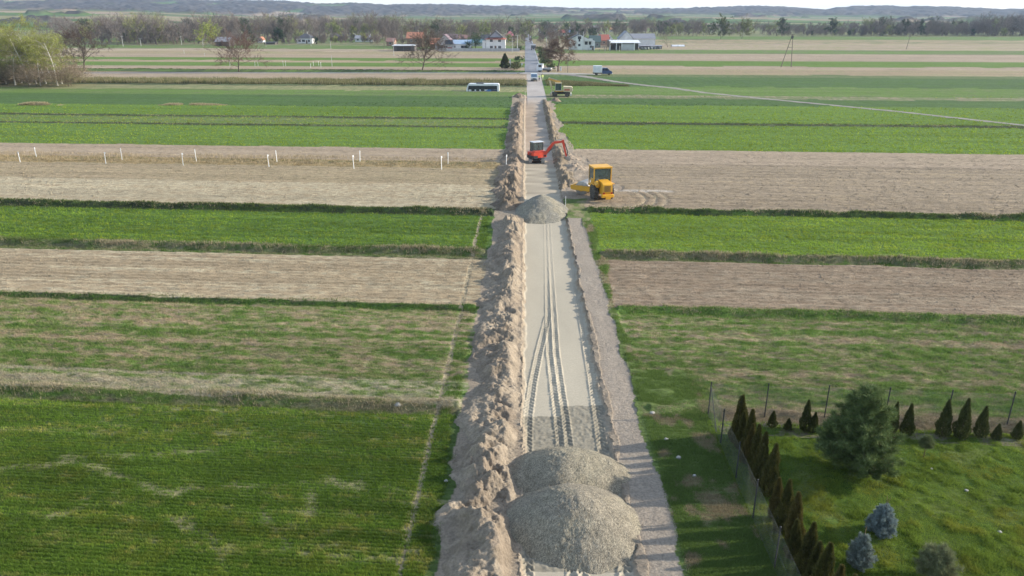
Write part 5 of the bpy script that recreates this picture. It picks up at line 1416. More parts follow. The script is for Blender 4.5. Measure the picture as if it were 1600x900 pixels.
strip('farm_track', [g(880, 115.6), g(905, 118.5), g(930, 122.5), g(961, 127.7), g(1008, 133.4), g(1050, 137.5), g(1100, 144.7), g(1180, 153), g(1263, 161), g(1394, 173.6), g(1600, 196), g(1760, 214)],
      [4.2, 3.6, 3.0, 2.7, 2.5, 2.4, 2.2, 2.1, 2.0, 2.0, 1.9, 1.9], .05, M_track, seed=4, ragged=.5, dens=1.2)

# --- poles
M_conc = paint('pole_concrete', (.50, .49, .46), .85, dirt=.2); M_wood = paint('pole_wood', (.20, .16, .13), .9); M_steel = paint('pole_steel', (.10, .10, .10), .6, .3)
def pole(x, yb, ytop, label, mat, group=None, arm=True, r=.16, rz=0, lean=0.0, cat='utility pole', name='utility_pole'):
    p = g(x, yb); h = (yb - ytop) * mpp(yb) * 1.02
    t = empty(name, (p.x, p.y, 0), rz, label, cat, group); t.rotation_euler = (0, lean, rz)
    MB().tube((0, 0, -.3), (0, 0, h), r, r * .6, 8).obj('shaft', mat, t)
    if arm:
        MB().box(-.9, .9, -.06, .06, h - .5, h - .38).obj('cross_arm', mat, t)
        m = MB()
        for x_ in (-.8, 0, .8): m.tube((x_, 0, h - .38), (x_, 0, h - .15), .05, .04, 6)
        m.obj('insulator', paint('porcelain', (.5, .45, .4), .3), t)
    return t
GP = 'utility poles along the village edge'
pole(808.5, 80, 56, 'bright white concrete pole at the left side of the road, by the panel fence end', M_conc, GP, r=.22)
pole(800.5, 82, 60, 'thin grey pole right of the white villa', M_conc, GP, r=.12)
pole(615.5, 87, 62, 'thin pale pole in the field before the dark open barn', M_conc, GP, arm=False, r=.11)
pole(854, 77, 58, 'pale pole on the right verge of the asphalt road', M_conc, GP, r=.16)
pole(192.5, 72.5, 57, 'left pale pole of the pair at the wood edge, far left', M_conc, GP, r=.14)
pole(220.5, 72, 60, 'pale pole at the wood edge, second from the left', M_conc, GP, r=.14)
pole(284, 70, 57, 'pale pole at the wood edge, left of the yellow-green tree', M_conc, GP, r=.14)
pole(317.5, 73, 62, 'short pale pole under the yellow-green tree', M_conc, GP, r=.14)
pole(415.5, 73, 62, 'thin pale pole by the long low dark shed', M_conc, GP, arm=False, r=.12)
pole(486, 72, 58, 'pale pole at the right end of the dark-roofed bungalow', M_conc, GP, r=.12)
pole(517, 76, 64, 'pale pole between bungalow and long pale building', M_conc, GP, r=.12)
pole(519, 104, 88, 'thin tall pole in the striped fields, right of the pair of white posts', M_conc, GP, arm=False, r=.09)
pole(945, 79.5, 70, 'short white pole before the lean-to shed', M_conc, GP, arm=False, r=.16)
pole(968, 80, 72, 'stubby white pole before the white barn', M_conc, GP, arm=False, r=.16)
pole(1416, 77, 57, 'single dark wooden pole in the fields on the far right', M_wood, r=.17, lean=.12, group=GP)
# A-frame pole
p = g(1228, 105); hA = 48 * mpp(105); sA = mpp(105); t = empty('a_frame_pole', (p.x, p.y, 0), 0, 'tall dark A-shaped wooden power pole in the right-hand fields', 'power pole')
MB().tube((-8 * sA, 0, -.2), (3.6 * sA, 0, hA), .15, .1, 8).obj('leg', M_wood, t); MB().tube((8.2 * sA, 0, -.2), (4.6 * sA, 0, hA), .15, .1, 8).obj('leg', M_wood, t)
MB().tube((-.5 * sA, 0, hA * .62), (5.9 * sA, 0, hA * .62), .07, .07, 6).obj('brace', M_wood, t)
MB().box(2.6 * sA, 5.6 * sA, -.25, .25, hA * .88, hA * .97).obj('transformer', M_steel, t); MB().box(4.1 * sA - .8, 4.1 * sA + .8, -.06, .06, hA, hA + .12).obj('cross_arm', M_wood, t)
# dark goal-like pole and arm right of the drooping tree
p = g(887, 113.5); t = empty('arm_post', (p.x, p.y, 0), 0, 'thin dark post with a level arm reaching left to the drooping tree', 'post')
hh = 26 * mpp(113.5); MB().tube((0, 0, 0), (0, 0, hh), .07, .06, 8).obj('shaft', M_steel, t); MB().tube((0, 0, hh), (-13 * mpp(113.5), 0, hh), .055, .05, 8).obj('arm', M_steel, t)
# roadside items
p = g(797, 107); t = empty('marker_board', (p.x, p.y, 0), 0, 'narrow upright white board beside the dark conifer bush', 'board')
MB().box(-.22, .22, -.05, .05, .5, 3.0).obj('panel', WHITE, t); MB().tube((0, .06, 0), (0, .06, 2.8), .05, .05, 6).obj('post', M_steel, t)
p = g(815.5, 110.5); t = empty('road_sign', (p.x, p.y, 0), 0, 'small sign post at the crossing, left of the asphalt road', 'sign')
MB().tube((0, 0, 0), (0, 0, 2.3), .04, .04, 6).obj('post', paint('galvanised', (.5, .5, .5), .4, .6), t); MB().lathe([(-.02, .30), (.02, .30)], (0, -.06, 2.1), (0, 1, 0), 16).obj('plate', paint('sign_back', (.62, .63, .64), .5), t)
p = g(851, 91); t = empty('roadside_container', (p.x, p.y, 0), .2, 'small teal and white container on the right verge of the asphalt road', 'container')
MB().box(-.7, .7, -.5, .5, .0, .8).obj('base', paint('container_white', (.6, .62, .6), .6), t); MB().box(-.8, .8, -.55, .55, .8, 1.5, taper=.1).obj('hood', paint('container_teal', (.12, .30, .28), .6), t)
p = g(865.5, 111.5); t = empty('guard_rail', (p.x, p.y, 0), 0, 'short white tubular railing right of the white truck', 'railing')
MB().tube((-.9, 0, 1.1), (.9, 0, 1.1), .06).tube((.9, 0, 0), (.9, 0, 1.1), .06).tube((-.9, 0, 0), (-.9, 0, 1.1), .06).tube((-.9, 0, .55), (.9, 0, .55), .04).obj('rails', WHITE, t)
p = g(876, 111); t = empty('roadside_shrine', (p.x, p.y, 0), 0, 'small white wayside pillar beside the trunk of the drooping tree', 'pillar')
MB().box(-.3, .3, -.3, .3, 0, 1.2, b=.04).obj('pillar', WHITE, t); MB().box(-.38, .38, -.38, .38, 1.2, 1.4, taper=.2).obj('cap', GREYW, t)

# white marker posts of the buried line, two rows in the left fields
M_post = paint('marker_white', (.74, .74, .73), .5, dirt=.12, scale=6)
front = [(31.5, 253, 238), (165.5, 256, 238.5), (286.5, 259, 240), (420.5, 261, 242.5), (553, 263, 243.5), (690, 265, 245), (791, 263, 243)]
back = [(57.5, 247, 231), (191, 250, 232.5), (307, 252, 234), (433, 254, 236), (562.5, 253.5, 236.5), (700, 257, 239)]
def marker(px, yb, yt, lb, i, proto=[None]):
    p = g(px, yb); h = (yb - yt) * mpp(yb) * 1.05
    if proto[0] is None:
        t = empty('marker_post', (0, 0, 0)); MB().box(-.035, .035, -.035, .035, -.1, 1.30).obj('post', M_post, t)
        MB().box(-.05, .14, -.05, -.036, 1.12, 1.30).obj('plate', M_post, t); proto[0] = t; o = t
    else: o = copy_tree(proto[0])
    o.location = (p.x, p.y, 0); o.rotation_euler = (.02 * math.sin(i * 2), .05 * math.sin(i * 1.3), .2 * i); o.scale = (.9, .9, h / 1.30)
    tag(o, lb, 'post', 'white marker posts in the left fields')
for i, (px, yb, yt) in enumerate(front): marker(px, yb, yt, 'white marker post in the nearer row across the left fields, %s from the left' % ordw[i], i)
for i, (px, yb, yt) in enumerate(back): marker(px, yb, yt, 'white marker post in the farther row across the left fields, %s from the left' % ordw[i], i + 9)
for i, (px, yb, yt) in enumerate([(359.5, 104, 97), (398.5, 104, 97), (403.5, 103.5, 96), (443, 104, 96), (446.5, 103.5, 96), (485.5, 106, 100), (501.5, 105, 98), (490, 103, 97), (498, 102.5, 96), (97, 84, 80), (288, 84, 79), (320, 88, 83)]):
    marker(px, yb, yt, 'small far white post beyond the cross lane, %s from the left' % ordw[sorted([359.5, 398.5, 403.5, 443, 446.5, 485.5, 501.5, 490, 498, 97, 288, 320]).index(px)], i + 30)
# thin survey stakes at the dig
for px, yb, yt, lb in [(883.5, 325, 306, 'thin pale survey stake right of the far gravel heap'), (820, 232, 205, 'thin stake on the left rim of the brown road bed'), (820.5, 157, 143, 'thin pale stake at the far left end of the dug bed')]:
    p = g(px, yb); o = MB().tube((0, 0, -.2), (0, 0, (yb - yt) * mpp(yb)), .022, .018, 6).obj('survey_stake', M_post); o.location = (p.x, p.y, 0); tag(o, lb, 'stake')

# --- garden fence of wire mesh
M_fp = paint('fence_post_dark', (.035, .035, .035), .6, .2, dirt=.1); M_wire = paint('fence_wire', (.16, .17, .16), .55, .5, dirt=.1)
def mesh_fence(pa, pb, posts, label, cat='fence', brace=None, h=1.5):
    d = pb - pa; L = d.length; t = empty('mesh_fence', (pa.x, pa.y, 0), math.atan2(d.y, d.x), label, cat)
    V = []; F = []; r = .0011; k = 0
    def wire(a, b):
        nonlocal k
        dx, dz = b[0] - a[0], b[1] - a[1]; l = math.hypot(dx, dz); nx, nz = -dz / l * r, dx / l * r
        V.extend([(a[0] + nx, 0, a[1] + nz), (b[0] + nx, 0, b[1] + nz), (b[0] - nx * .5, r, b[1] - nz * .5), (a[0] - nx * .5, r, a[1] - nz * .5), (a[0] - nx * .5, -r, a[1] - nz * .5), (b[0] - nx * .5, -r, b[1] - nz * .5)])
        F.extend([(k, k + 1, k + 2, k + 3), (k + 3, k + 2, k + 5, k + 4), (k + 4, k + 5, k + 1, k)]); k += 6
    s_ = .085; x = -h
    while x < L:
        for sg in (0, 1):
            a = (x, 0.03) if not sg else (x, h); b = (x + h, h) if not sg else (x + h, 0.03)
            x0, x1 = max(a[0], 0), min(b[0], L)
            if x1 - x0 > .01:
                f0, f1 = (x0 - x) / h, (x1 - x) / h
                wire((x0, a[1] + (b[1] - a[1]) * f0), (x1, a[1] + (b[1] - a[1]) * f1))
        x += s_
    for z in (.05, h * .5, h): wire((0, z), (L, z)); wire((0, z + .005), (L, z + .005))
    me = bpy.data.meshes.new('mesh'); me.from_pydata(V, [], F); me.materials.append(M_wire); link(bpy.data.objects.new('wire_mesh', me), t)
    for x in posts: MB().tube((x, .03, -.1), (x, .03, h + .10), .028, .028, 8).lathe([(0, .034), (.03, .034), (.045, .01)], (x, .03, h + .10), (0, 0, 1), 8).obj('post', M_fp, t)
    for (x0, x1) in (brace or []): MB().tube((x0, .03, h * .95), (x1, .03, .05), .018, .018, 6).obj('brace', M_fp, t)
    return t
pc = g(1105.5, 647); p1 = g(1208.6, 887)
dirf = (p1 - pc).normalized(); Lf = 22
posts = [(g(x, y) - pc).length for x, y in ((1125.5, 692), (1148, 747), (1176.5, 809), (1208.6, 887))]
posts = [0] + posts + [posts[-1] + 2.5 * k for k in (1, 2, 3)]
mesh_fence(pc, pc + dirf * Lf, posts, 'dark-posted wire mesh fence running along the garden side facing the road', brace=[(0, 1.6)])
pb = g(1572.5, 664); db = (pb - pc).normalized()
pbs = [(g(x, y) - pc).length for x, y in ((1194.7, 650.7), (1288, 654), (1382, 657.5), (1478, 661), (1574, 664.5))]
mesh_fence(pc + Vector((.02, .02, 0)), pc + db * (pbs[-1] + 12), pbs + [pbs[-1] + 2.6 * k for k in (1, 2, 3, 4)], 'dark-posted wire mesh fence closing the back of the garden lawn')
# ---------------------------------------------------------------- machines and vehicles
RED = paint('machine_red', (.62, .055, .025), .4, dirt=.22, scale=2.5, dcol=(.35, .2, .12)); YEL = paint('machine_yellow', (.72, .36, .02), .45, dirt=.30, scale=2.2, dcol=(.40, .27, .12))
BLK = paint('machine_black', (.022, .022, .024), .6, dirt=.2); RUB = paint('tyre_rubber', (.035, .033, .03), .85, dirt=.75, scale=7, dcol=(.26, .22, .17), bump=.3); STL = paint('worn_steel', (.38, .36, .33), .45, .7, dirt=.3)
CRM = paint('machine_cream', (.64, .52, .32), .5, dirt=.35, scale=2.5); ORG = paint('boom_ochre', (.58, .33, .07), .5, dirt=.35, scale=2.5); GRY = paint('dusty_grey', (.30, .28, .25), .8, dirt=.5)
VW = paint('van_white', (.74, .75, .76), .35, dirt=.12); VB = paint('van_blue', (.035, .07, .17), .35, dirt=.15); LMP = paint('lamp_glass', (.55, .5, .45), .2, dirt=.05); RLM = paint('rear_lamp', (.35, .03, .02), .3, dirt=.05)
def cabglass():
    t = NT('cab_glass'); t.bsdf.inputs['Base Color'].default_value = (.12, .15, .15, 1); t.bsdf.inputs['Roughness'].default_value = .05
    tr = t.n('ShaderNodeBsdfTransparent'); tr.inputs[0].default_value = (.75, .82, .80, 1); mx = t.n('ShaderNodeMixShader'); mx.inputs[0].default_value = .55
    t.l(t.bsdf.outputs[0], mx.inputs[1]); t.l(tr.outputs[0], mx.inputs[2]); t.l(mx.outputs[0], t.out.inputs[0]); return t.m
CG = cabglass()

def wheel(parent, x, y, z, r, w, lugs=0, rimc=None, side=1):
    prof = [(-w / 2, r * .62), (-w / 2 + .02, r * .90), (-w * .36, r * .985), (w * .36, r * .985), (w / 2 - .02, r * .90), (w / 2, r * .62)]
    m = MB().lathe(prof, (x, y, z), (0, 1, 0), 28)
    if lugs:
        for i in range(lugs):
            for sg in (-1, 1):
                a = 2 * PI * (i + (.5 if sg > 0 else 0)) / lugs
                c0 = Vector((x + math.cos(a) * r * 1.0, y + sg * w * .42, z + math.sin(a) * r * 1.0)); a2 = a + .20
                c1 = Vector((x + math.cos(a2) * r * 1.0, y + sg * w * .02, z + math.sin(a2) * r * 1.0))
                m.beam(c0, c1, .07 * r / .7, .08 * r / .7)
    t = m.obj('wheel', RUB, parent)
    MB().lathe([(-w * .40, r * .60), (-w * .30, r * .35), (-w * .30, .02), (w * .30, .02), (w * .30, r * .35), (w * .40, r * .60)], (x, y, z), (0, 1, 0), 20).obj('rim', rimc or STL, t)
    return t
def track(parent, x0, x1, yc, w, h, mat=GRY):
    pts = []; r = h / 2
    for i in range(9): a = PI / 2 + PI * i / 8; pts.append((x0 + r + r * math.cos(a), r + r * math.sin(a)))
    for i in range(9): a = -PI / 2 + PI * i / 8; pts.append((x1 - r + r * math.cos(a), r + r * math.sin(a)))
    m = MB().prism(pts, yc - w / 2, yc + w / 2)
    # grousers
    per = []
    n = len(pts)
    for i in range(n):
        a, b = Vector((pts[i][0], 0, pts[i][1])), Vector((pts[(i + 1) % n][0], 0, pts[(i + 1) % n][1])); L = (b - a).length; k = max(1, int(L / .13))
        for j in range(k):
            p = a + (b - a) * (j / k); out = Vector((p.x - (x0 + x1) / 2, 0, p.z - r)); 
            out = Vector((0, 0, 1 if p.z > r else -1)) if abs(p.x - (x0 + x1) / 2) < (x1 - x0) / 2 - r else Vector((p.x - (x0 + r if p.x < 0 else x1 - r), 0, p.z - r)).normalized()
            m.beam(Vector((p.x, yc - w / 2, p.z)) + out * .012, Vector((p.x, yc + w / 2, p.z)) + out * .012, .03, .03)
    t = m.obj('track', mat, parent)
    MB().lathe([(-w / 2 - .02, r * .6), (w / 2 + .02, r * .6)], (x0 + r, yc, r), (0, 1, 0), 14).lathe([(-w / 2 - .02, r * .6), (w / 2 + .02, r * .6)], (x1 - r, yc, r), (0, 1, 0), 14).obj('sprocket', BLK, t)
    return t
def cab(parent, x0, x1, y0, y1, z0, z1, fm, roofm_, rt=.08, post=.06, mid=True, interior=True, low=None):
    """framed cab with glazed sides; y1 is the left"""
    m = MB()
    for (x, y) in ((x0, y0), (x1 - post, y0), (x1 - post, y1 - post), (x0, y1 - post)): m.box(x, x + post, y, y + post, z0, z1)
    m.box(x0, x1, y0, y1, z1 - .002, z1 + .05).box(x0, x1, y0, y1, z0 - .05, z0)
    for y in (y0, y1 - post): m.box(x0, x1, y, y + post, z0, z0 + .10)
    if mid: m.box((x0 + x1) / 2 - .03, (x0 + x1) / 2 + .03, y0 + .001, y0 + post - .001, z0, z1)
    if low: m.box(x0 + .004, x1 - .004, y0 + .004, y0 + post - .008, z0, z0 + low).box(x0 + .004, x0 + post - .008, y0 + .01, y1 - .01, z0, z0 + low)
    c = m.obj('cab', fm, parent)
    MB().box(x0 - .06, x1 + .08, y0 - .06, y1 + .06, z1 + .05, z1 + .05 + rt, b=.03).obj('cab_roof', roofm_, c)
    g_ = .02
    for (a, b, cc, d) in ((x0 + g_, x0 + g_ + .01, y0 + post, y1 - post), (x1 - g_ - .01, x1 - g_, y0 + post, y1 - post), (x0 + post, x1 - post, y0 + g_, y0 + g_ + .01), (x0 + post, x1 - post, y1 - g_ - .01, y1 - g_)):
        MB().box(a, b, cc, d, z0 + (low or .1), z1 - .01).obj('window', CG, c)
    if interior:
        ym = (y0 + y1) / 2; xm = x0 + .35 * (x1 - x0)
        MB().box(xm - .25, xm + .25, ym - .24, ym + .24, z0, z0 + .45, b=.04).box(xm - .32, xm - .18, ym - .24, ym + .24, z0 + .45, z0 + 1.0, b=.04).obj('seat', BLK, c)
        MB().tube((x1 - .45, ym, z0), (x1 - .55, ym, z0 + .75), .03).lathe([(0, .2), (.03, .2)], (x1 - .55, ym, z0 + .75), (-.4, 0, 1), 16).obj('steering_column', BLK, c)
    return c

# --- red mini excavator
p = g(838.5, 253.5); t = empty('mini_excavator', (p.x, p.y + 1.0, -.20), 0, 'red mini excavator in the road bed, arm bent over to the right bank', 'excavator')
und = MB().box(-.45, .45, -.8, .8, .25, .5, b=.05).lathe([(0, .42), (.22, .42)], (0, 0, .46), (0, 0, 1), 20).obj('undercarriage', BLK, t)
tr1 = MB()
class Sub: pass
def yawed(o, a): o.rotation_euler = (0, 0, a); return o
for sx in (-.78, .78): yawed(track(t, -1.1, 1.1, -sx, .40, .52), PI / 2)
yawed(MB().box(1.15, 1.24, -.95, .95, .05, .42).beam((.4, -.5, .25), (1.2, -.5, .22), .08, .1).beam((.4, .5, .25), (1.2, .5, .22), .08, .1).obj('dozer_blade', RED, t), -PI / 2 + PI)
UP_ = math.radians(28)
parts = []
hood = MB().prism([(-1.0, -.55), (-.85, -.85), (-.2, -.92), (.9, -.92), (.98, -.7), (.98, -.05), (.05, .0), (.05, .92), (-.7, .92), (-.98, .6)], .72, 1.38, axis='z').obj('engine_hood', RED, t, True)
cw = MB().prism([(-1.06, -.55), (-.88, -.9), (-.35, -.96), (-.35, .9), (-.88, .9), (-1.06, .55)], .62, .98, axis='z').obj('counterweight', BLK, t)
gr = MB()
for i in range(5): gr.box(-1.015, -1.0, -.5, .05, 1.02 + i * .06, 1.05 + i * .06)
gr = gr.obj('grille', BLK, hood)
top = MB().box(-.75, .85, -.86, -.1, 1.38, 1.50, b=.05).obj('hood_cover', RED, t)
cb_ = cab(t, -.45, .95, .02, .92, .95, 2.38, BLK, paint('cab_roof_grey', (.55, .57, .58), .5))
MB().tube((1.0, -.3, .75), (1.32, -.3, .85), .14, .12, 10).obj('swing_bracket', BLK, t)
bx = [(1.2, -.3, .85), (1.62, -.3, 1.62), (2.18, -.3, 2.42), (3.25, -.3, 2.52)]
m = MB(); m.beam(bx[0], bx[1], .18, .24, .18, .34).beam(bx[1], bx[2], .18, .34, .18, .32).beam(bx[2], bx[3], .18, .32, .17, .2); m.obj('boom', RED, t)
MB().tube((1.35, -.3, .95), (1.85, -.3, 1.55), .06).tube((1.85, -.3, 1.55), (2.1, -.3, 2.2), .035).obj('boom_cylinder', BLK, t)
m = MB(); m.beam((3.12, -.3, 2.72), (3.55, -.3, .62), .15, .28, .14, .16).obj('stick', RED, t)
MB().tube((2.3, -.3, 2.68), (3.1, -.3, 2.82), .055).obj('stick_cylinder', STL, t)
MB().tube((3.38, -.3, 2.3), (3.72, -.3, 1.1), .05).beam((3.66, -.3, 1.15), (3.62, -.3, .62), .06, .08).obj('bucket_link', BLK, t)
m = MB(); pts = [(3.45, .68), (3.72, .66), (3.95, .42), (3.92, .12), (3.62, -.02), (3.35, .08), (3.42, .34)]
m.prism(pts, -.6, 0.0); 
for i in range(4): m.beam((3.36, -.55 + i * .165, .1), (3.22, -.55 + i * .165, .04), .05, .04)
m.obj('bucket', STL, t)
for o in t.children:
    if o.name.split('.')[0] not in ('undercarriage', 'track', 'dozer_blade'): o.rotation_euler = (0, 0, UP_)
# keep the arm itself in a plane nearer to the view's right
for o in t.children:
    if o.name.split('.')[0] in ('boom', 'boom_cylinder', 'stick', 'stick_cylinder', 'bucket_link', 'bucket', 'swing_bracket'):
        o.rotation_euler = (0, 0, math.radians(6)); o.location = (-.38, -.28, .15); o.scale = (1.14, 1.0, .98)

# --- yellow single-drum roller
p = g(941, 313); t = empty('road_roller', (p.x, p.y + .7, 0), math.radians(104), 'yellow single-drum roller with tall glazed cab, parked on the soil right of the bed', 'roller')
for sy, lb in ((-.80, 'r'), (.80, 'l')): wheel(t, 0, sy, .72, .74, .50, 20, YEL)
MB().box(-.3, 1.35, -.42, .42, .55, 1.15).tube((0, -.7, .72), (0, .7, .72), .12).obj('chassis', YEL, t)
hd = MB().prism([(-1.55, .72), (-1.62, 1.0), (-1.58, 1.72), (-1.30, 1.88), (-.1, 1.95), (-.1, .72)], -.48, .48).obj('engine_hood', YEL, t)
m = MB()
for i in range(7): m.box(-1.645, -1.60, -.33, .33, 1.06 + i * .085, 1.10 + i * .085)
m.obj('grille', paint('grille_brown', (.16, .09, .03), .7), hd)
MB().box(-1.8, -1.45, -.62, .62, .48, .80, b=.05).box(-1.9, -1.75, -.25, .25, .36, .62).obj('rear_weight', YEL, t)
for sy in (-.55, .55): MB().lathe([(0, .1), (.05, .1)], (-1.66, sy * .72, .92), (-1, 0, 0), 12).obj('rear_lamp', RLM, t)
MB().tube((-.9, .75, 1.5), (-.35, .75, 1.72), .22, .22, 12).obj('air_filter', YEL, t)
MB().box(-.55, .55, -1.10, -.56, 1.50, 1.58, b=.02).box(-.55, .55, .56, 1.10, 1.50, 1.58, b=.02).obj('mudguard', YEL, t)
MB().box(-.08, 1.55, -.95, .95, 1.12, 1.30, b=.03).box(.1, .75, .60, .96, 1.30, 2.0, b=.03).box(.1, .7, -.96, -.62, 1.30, 1.95, b=.03).obj('platform', YEL, t)
cb_ = cab(t, -.05, 1.45, -.92, .92, 1.30, 2.98, YEL, YEL, rt=.12, post=.09, low=.42)
MB().box(1.35, 1.62, -.12, .12, .5, 1.0).tube((1.55, 0, .4), (1.55, 0, 1.1), .12).obj('articulation', BLK, t)
fr = empty('front_frame', (0, 0, 0)); COL.objects.unlink(fr); bpy.data.objects.remove(fr)
ART = math.radians(42); C0 = Vector((1.5, 0, 0))
def rotp(o): o.location = C0; o.rotation_euler = (0, 0, ART); return o
m = MB()
for sy in (-1, 1): m.prism([(.25, .52), (.25, 1.02), (2.3, .98), (2.42, .85), (2.42, .58), (2.2, .50)], sy * 1.0 - .06, sy * 1.0 + .06)
m.box(.05, .35, -1.05, 1.05, .55, 1.05, b=.03).box(2.28, 2.45, -1.055, 1.055, .60, .95, b=.02)
frm_ = rotp(m.obj('drum_frame', YEL, t))
m = MB().lathe([(-.90, .10), (-.90, .56), (-.86, .70), (.86, .70), (.90, .56), (.90, .10)], (1.28, 0, .71), (0, 1, 0), 36)
dr = rotp(m.obj('drum', STL, t, True))
MB().lathe([(-.95, .30), (.95, .30)], (1.28, 0, .71), (0, 1, 0), 18).obj('drum_hub', YEL, dr)
rotp(MB().box(.28, .40, -.88, .88, .95, 1.05).obj('scraper', BLK, t))

# --- cream wheeled excavator in the field
p = g(877, 151.5); t = empty('wheeled_excavator', (p.x, p.y + 1.2, 0), math.radians(178), 'cream and ochre wheeled excavator on the grass, arm folded up to the left', 'excavator')
for x in (-1.35, 1.35):
    for y in (-1.0, 1.0): wheel(t, x, y, .52, .54, .42, 0, BLK)
MB().box(-2.0, 2.0, -.6, .6, .55, .95, b=.05).lathe([(0, .6), (.2, .6)], (0, 0, .93), (0, 0, 1), 20).obj('chassis', BLK, t)
MB().box(-2.35, -2.0, -1.2, 1.2, .25, .75).obj('stabiliser', paint('stab_white', (.7, .68, .6), .6), t)
MB().box(2.0, 2.25, -1.2, 1.2, .3, .8).obj('dozer_blade', CRM, t)
MB().prism([(-2.5, 1.25), (-2.55, 1.9), (-2.3, 2.15), (-.5, 2.2), (-.5, 1.15), (-2.3, 1.1)], -1.15, 1.15).obj('engine_hood', CRM, t)
MB().box(-.5, 1.5, -1.2, 1.2, 1.12, 1.32, b=.03).obj('deck', ORG, t)
MB().box(-1.9, -.7, 1.16, 1.19, 1.35, 1.75).obj('side_panel', paint('panel_red', (.5, .16, .09), .5), t)
MB().box(-2.56, -2.1, -.9, .9, 1.3, 1.85, b=.04).obj('counterweight', paint('cw_white', (.72, .70, .62), .5), t)
cab(t, -.05, 1.35, .1, 1.15, 1.35, 2.85, paint('cab_cream', (.55, .52, .42), .5), CRM, rt=.1)
bm_ = MB().beam((.7, -.35, 1.5), (.2, -.35, 3.0), .3, .45, .3, .5).beam((.2, -.35, 3.0), (2.9, -.35, 3.75), .3, .5, .26, .32).obj('boom', ORG, t)
MB().beam((2.75, -.35, 4.0), (1.9, -.35, .95), .25, .42, .22, .25).obj('stick', CRM, t)
MB().tube((1.0, -.35, 1.7), (1.2, -.35, 3.1), .08).tube((.9, -.35, 3.5), (2.6, -.35, 3.95), .07).obj('cylinder', STL, t)
MB().prism([(1.7, 1.0), (2.1, .95), (2.5, .55), (2.3, .15), (1.7, .1), (1.5, .5)], -.85, .15).obj('bucket', STL, t)

# --- old bus body resting on the grass
p0, p1_ = g(729, 142.5), g(780, 142.5); L = (p1_ - p0).length
t = empty('bus', ((p0.x + p1_.x) / 2, p0.y + 1.2, -.72), math.radians(-1.0), 'low white and blue bus body standing on the grass left of the lane', 'bus')
bd = MB().prism([(-L / 2, .1), (-L / 2 - .03, 1.2), (-L / 2 + .35, 2.25), (-L / 2 + .7, 2.42), (L / 2 - .25, 2.42), (L / 2, 2.25), (L / 2, .1)], -1.2, 1.2).obj('body', VW, t)
MB().box(-L / 2 + .5, L / 2 - .45, -1.225, -1.203, 1.12, 1.98).obj('side_glass', M_glass, t)
MB().prism([(-L / 2 + .35, 1.12), (-L / 2 + .5, 1.98), (-L / 2 + .5, .7), (-L / 2 + .38, .7)], -1.222, -1.203).obj('windscreen', M_glass, t)
BLU = paint('bus_blue', (.06, .18, .42), .4, dirt=.1); BLD = paint('bus_navy', (.02, .035, .10), .4, dirt=.1)
MB().prism([(.3, .62), (1.3, 1.12), (2.6, 1.12), (2.4, .55), (1.4, .45)], -1.226, -1.204).obj('livery', BLU, t)
MB().prism([(2.1, .70), (1.9, 1.10), (L / 2 - .45, 1.10), (L / 2 - .45, .72)], -1.230, -1.2265).obj('livery', BLD, t)
for x in (-2.45, -1.35, -.15, .4): MB().box(x, x + .06, -1.235, -1.2265, .2, 1.95).obj('door_seam', BLK, t)
for x in (-2.9, -1.75, -.6): MB().box(x + .15, x + .95, -1.222, -1.203, .75, 1.12).obj('door_glass', M_glass, t)
MB().box(-1.6, .2, -.8, .8, 2.43, 2.62, b=.05).obj('roof_unit', BLK, t)
for x in (-L / 2 + 1.3, L / 2 - 1.9):
    for y in (-.98, .98): wheel(t, x, y, .32, .40, .28)

# --- white-boxed blue crew-cab truck
p0, p1_ = g(927.5, 117.8), g(956.5, 118.2); L = 5.7
t = empty('box_truck', ((p0.x + p1_.x) / 2, p0.y + 1.0, .03), 0, 'blue crew-cab truck with a white box body, parked in the field right of the crossing', 'truck')
MB().box(-2.85, -.25, -1.05, 1.05, .75, 2.75, b=.05).obj('cargo_box', VW, t)
MB().box(-2.85, 2.3, -.45, .45, .45, .75).obj('chassis', BLK, t)
cbb = MB().prism([(-.2, .5), (-.2, 1.95), (.05, 2.12), (1.35, 2.10), (2.05, 1.40), (2.70, 1.15), (2.85, .75), (2.85, .42), (-.1, .42)], -.95, .95).obj('cab_body', VB, t)
MB().prism([(.0, 1.38), (.0, 1.95), (.52, 1.95), (.52, 1.38)], -.965, -.951).prism([(.62, 1.38), (.62, 1.95), (1.22, 1.95), (1.72, 1.38)], -.965, -.951).obj('side_window', M_glass, cbb)
MB().add([(1.38, -.85, 2.10), (1.38, .85, 2.10), (2.06, .85, 1.43), (2.06, -.85, 1.43), (1.40, -.85, 2.12), (1.40, .85, 2.12), (2.09, .85, 1.45), (2.09, -.85, 1.45)], [(0, 1, 2, 3), (7, 6, 5, 4), (0, 4, 5, 1), (1, 5, 6, 2), (2, 6, 7, 3), (3, 7, 4, 0)]).obj('windscreen', paint('bright_glass', (.45, .5, .55), .1, dirt=.0), cbb)
MB().box(2.72, 2.93, -.96, .96, .40, .70, b=.04).obj('bumper', VW, t)
for sy in (-.75, .75): MB().box(2.70, 2.88, sy - .14, sy + .14, .78, 1.0).obj('headlight', LMP, t)
for x in (-1.85, 1.95):
    for y in (-.85, .85): wheel(t, x, y, .36, .36, .24, 0, paint('hub_silver', (.6, .6, .6), .4, .5))

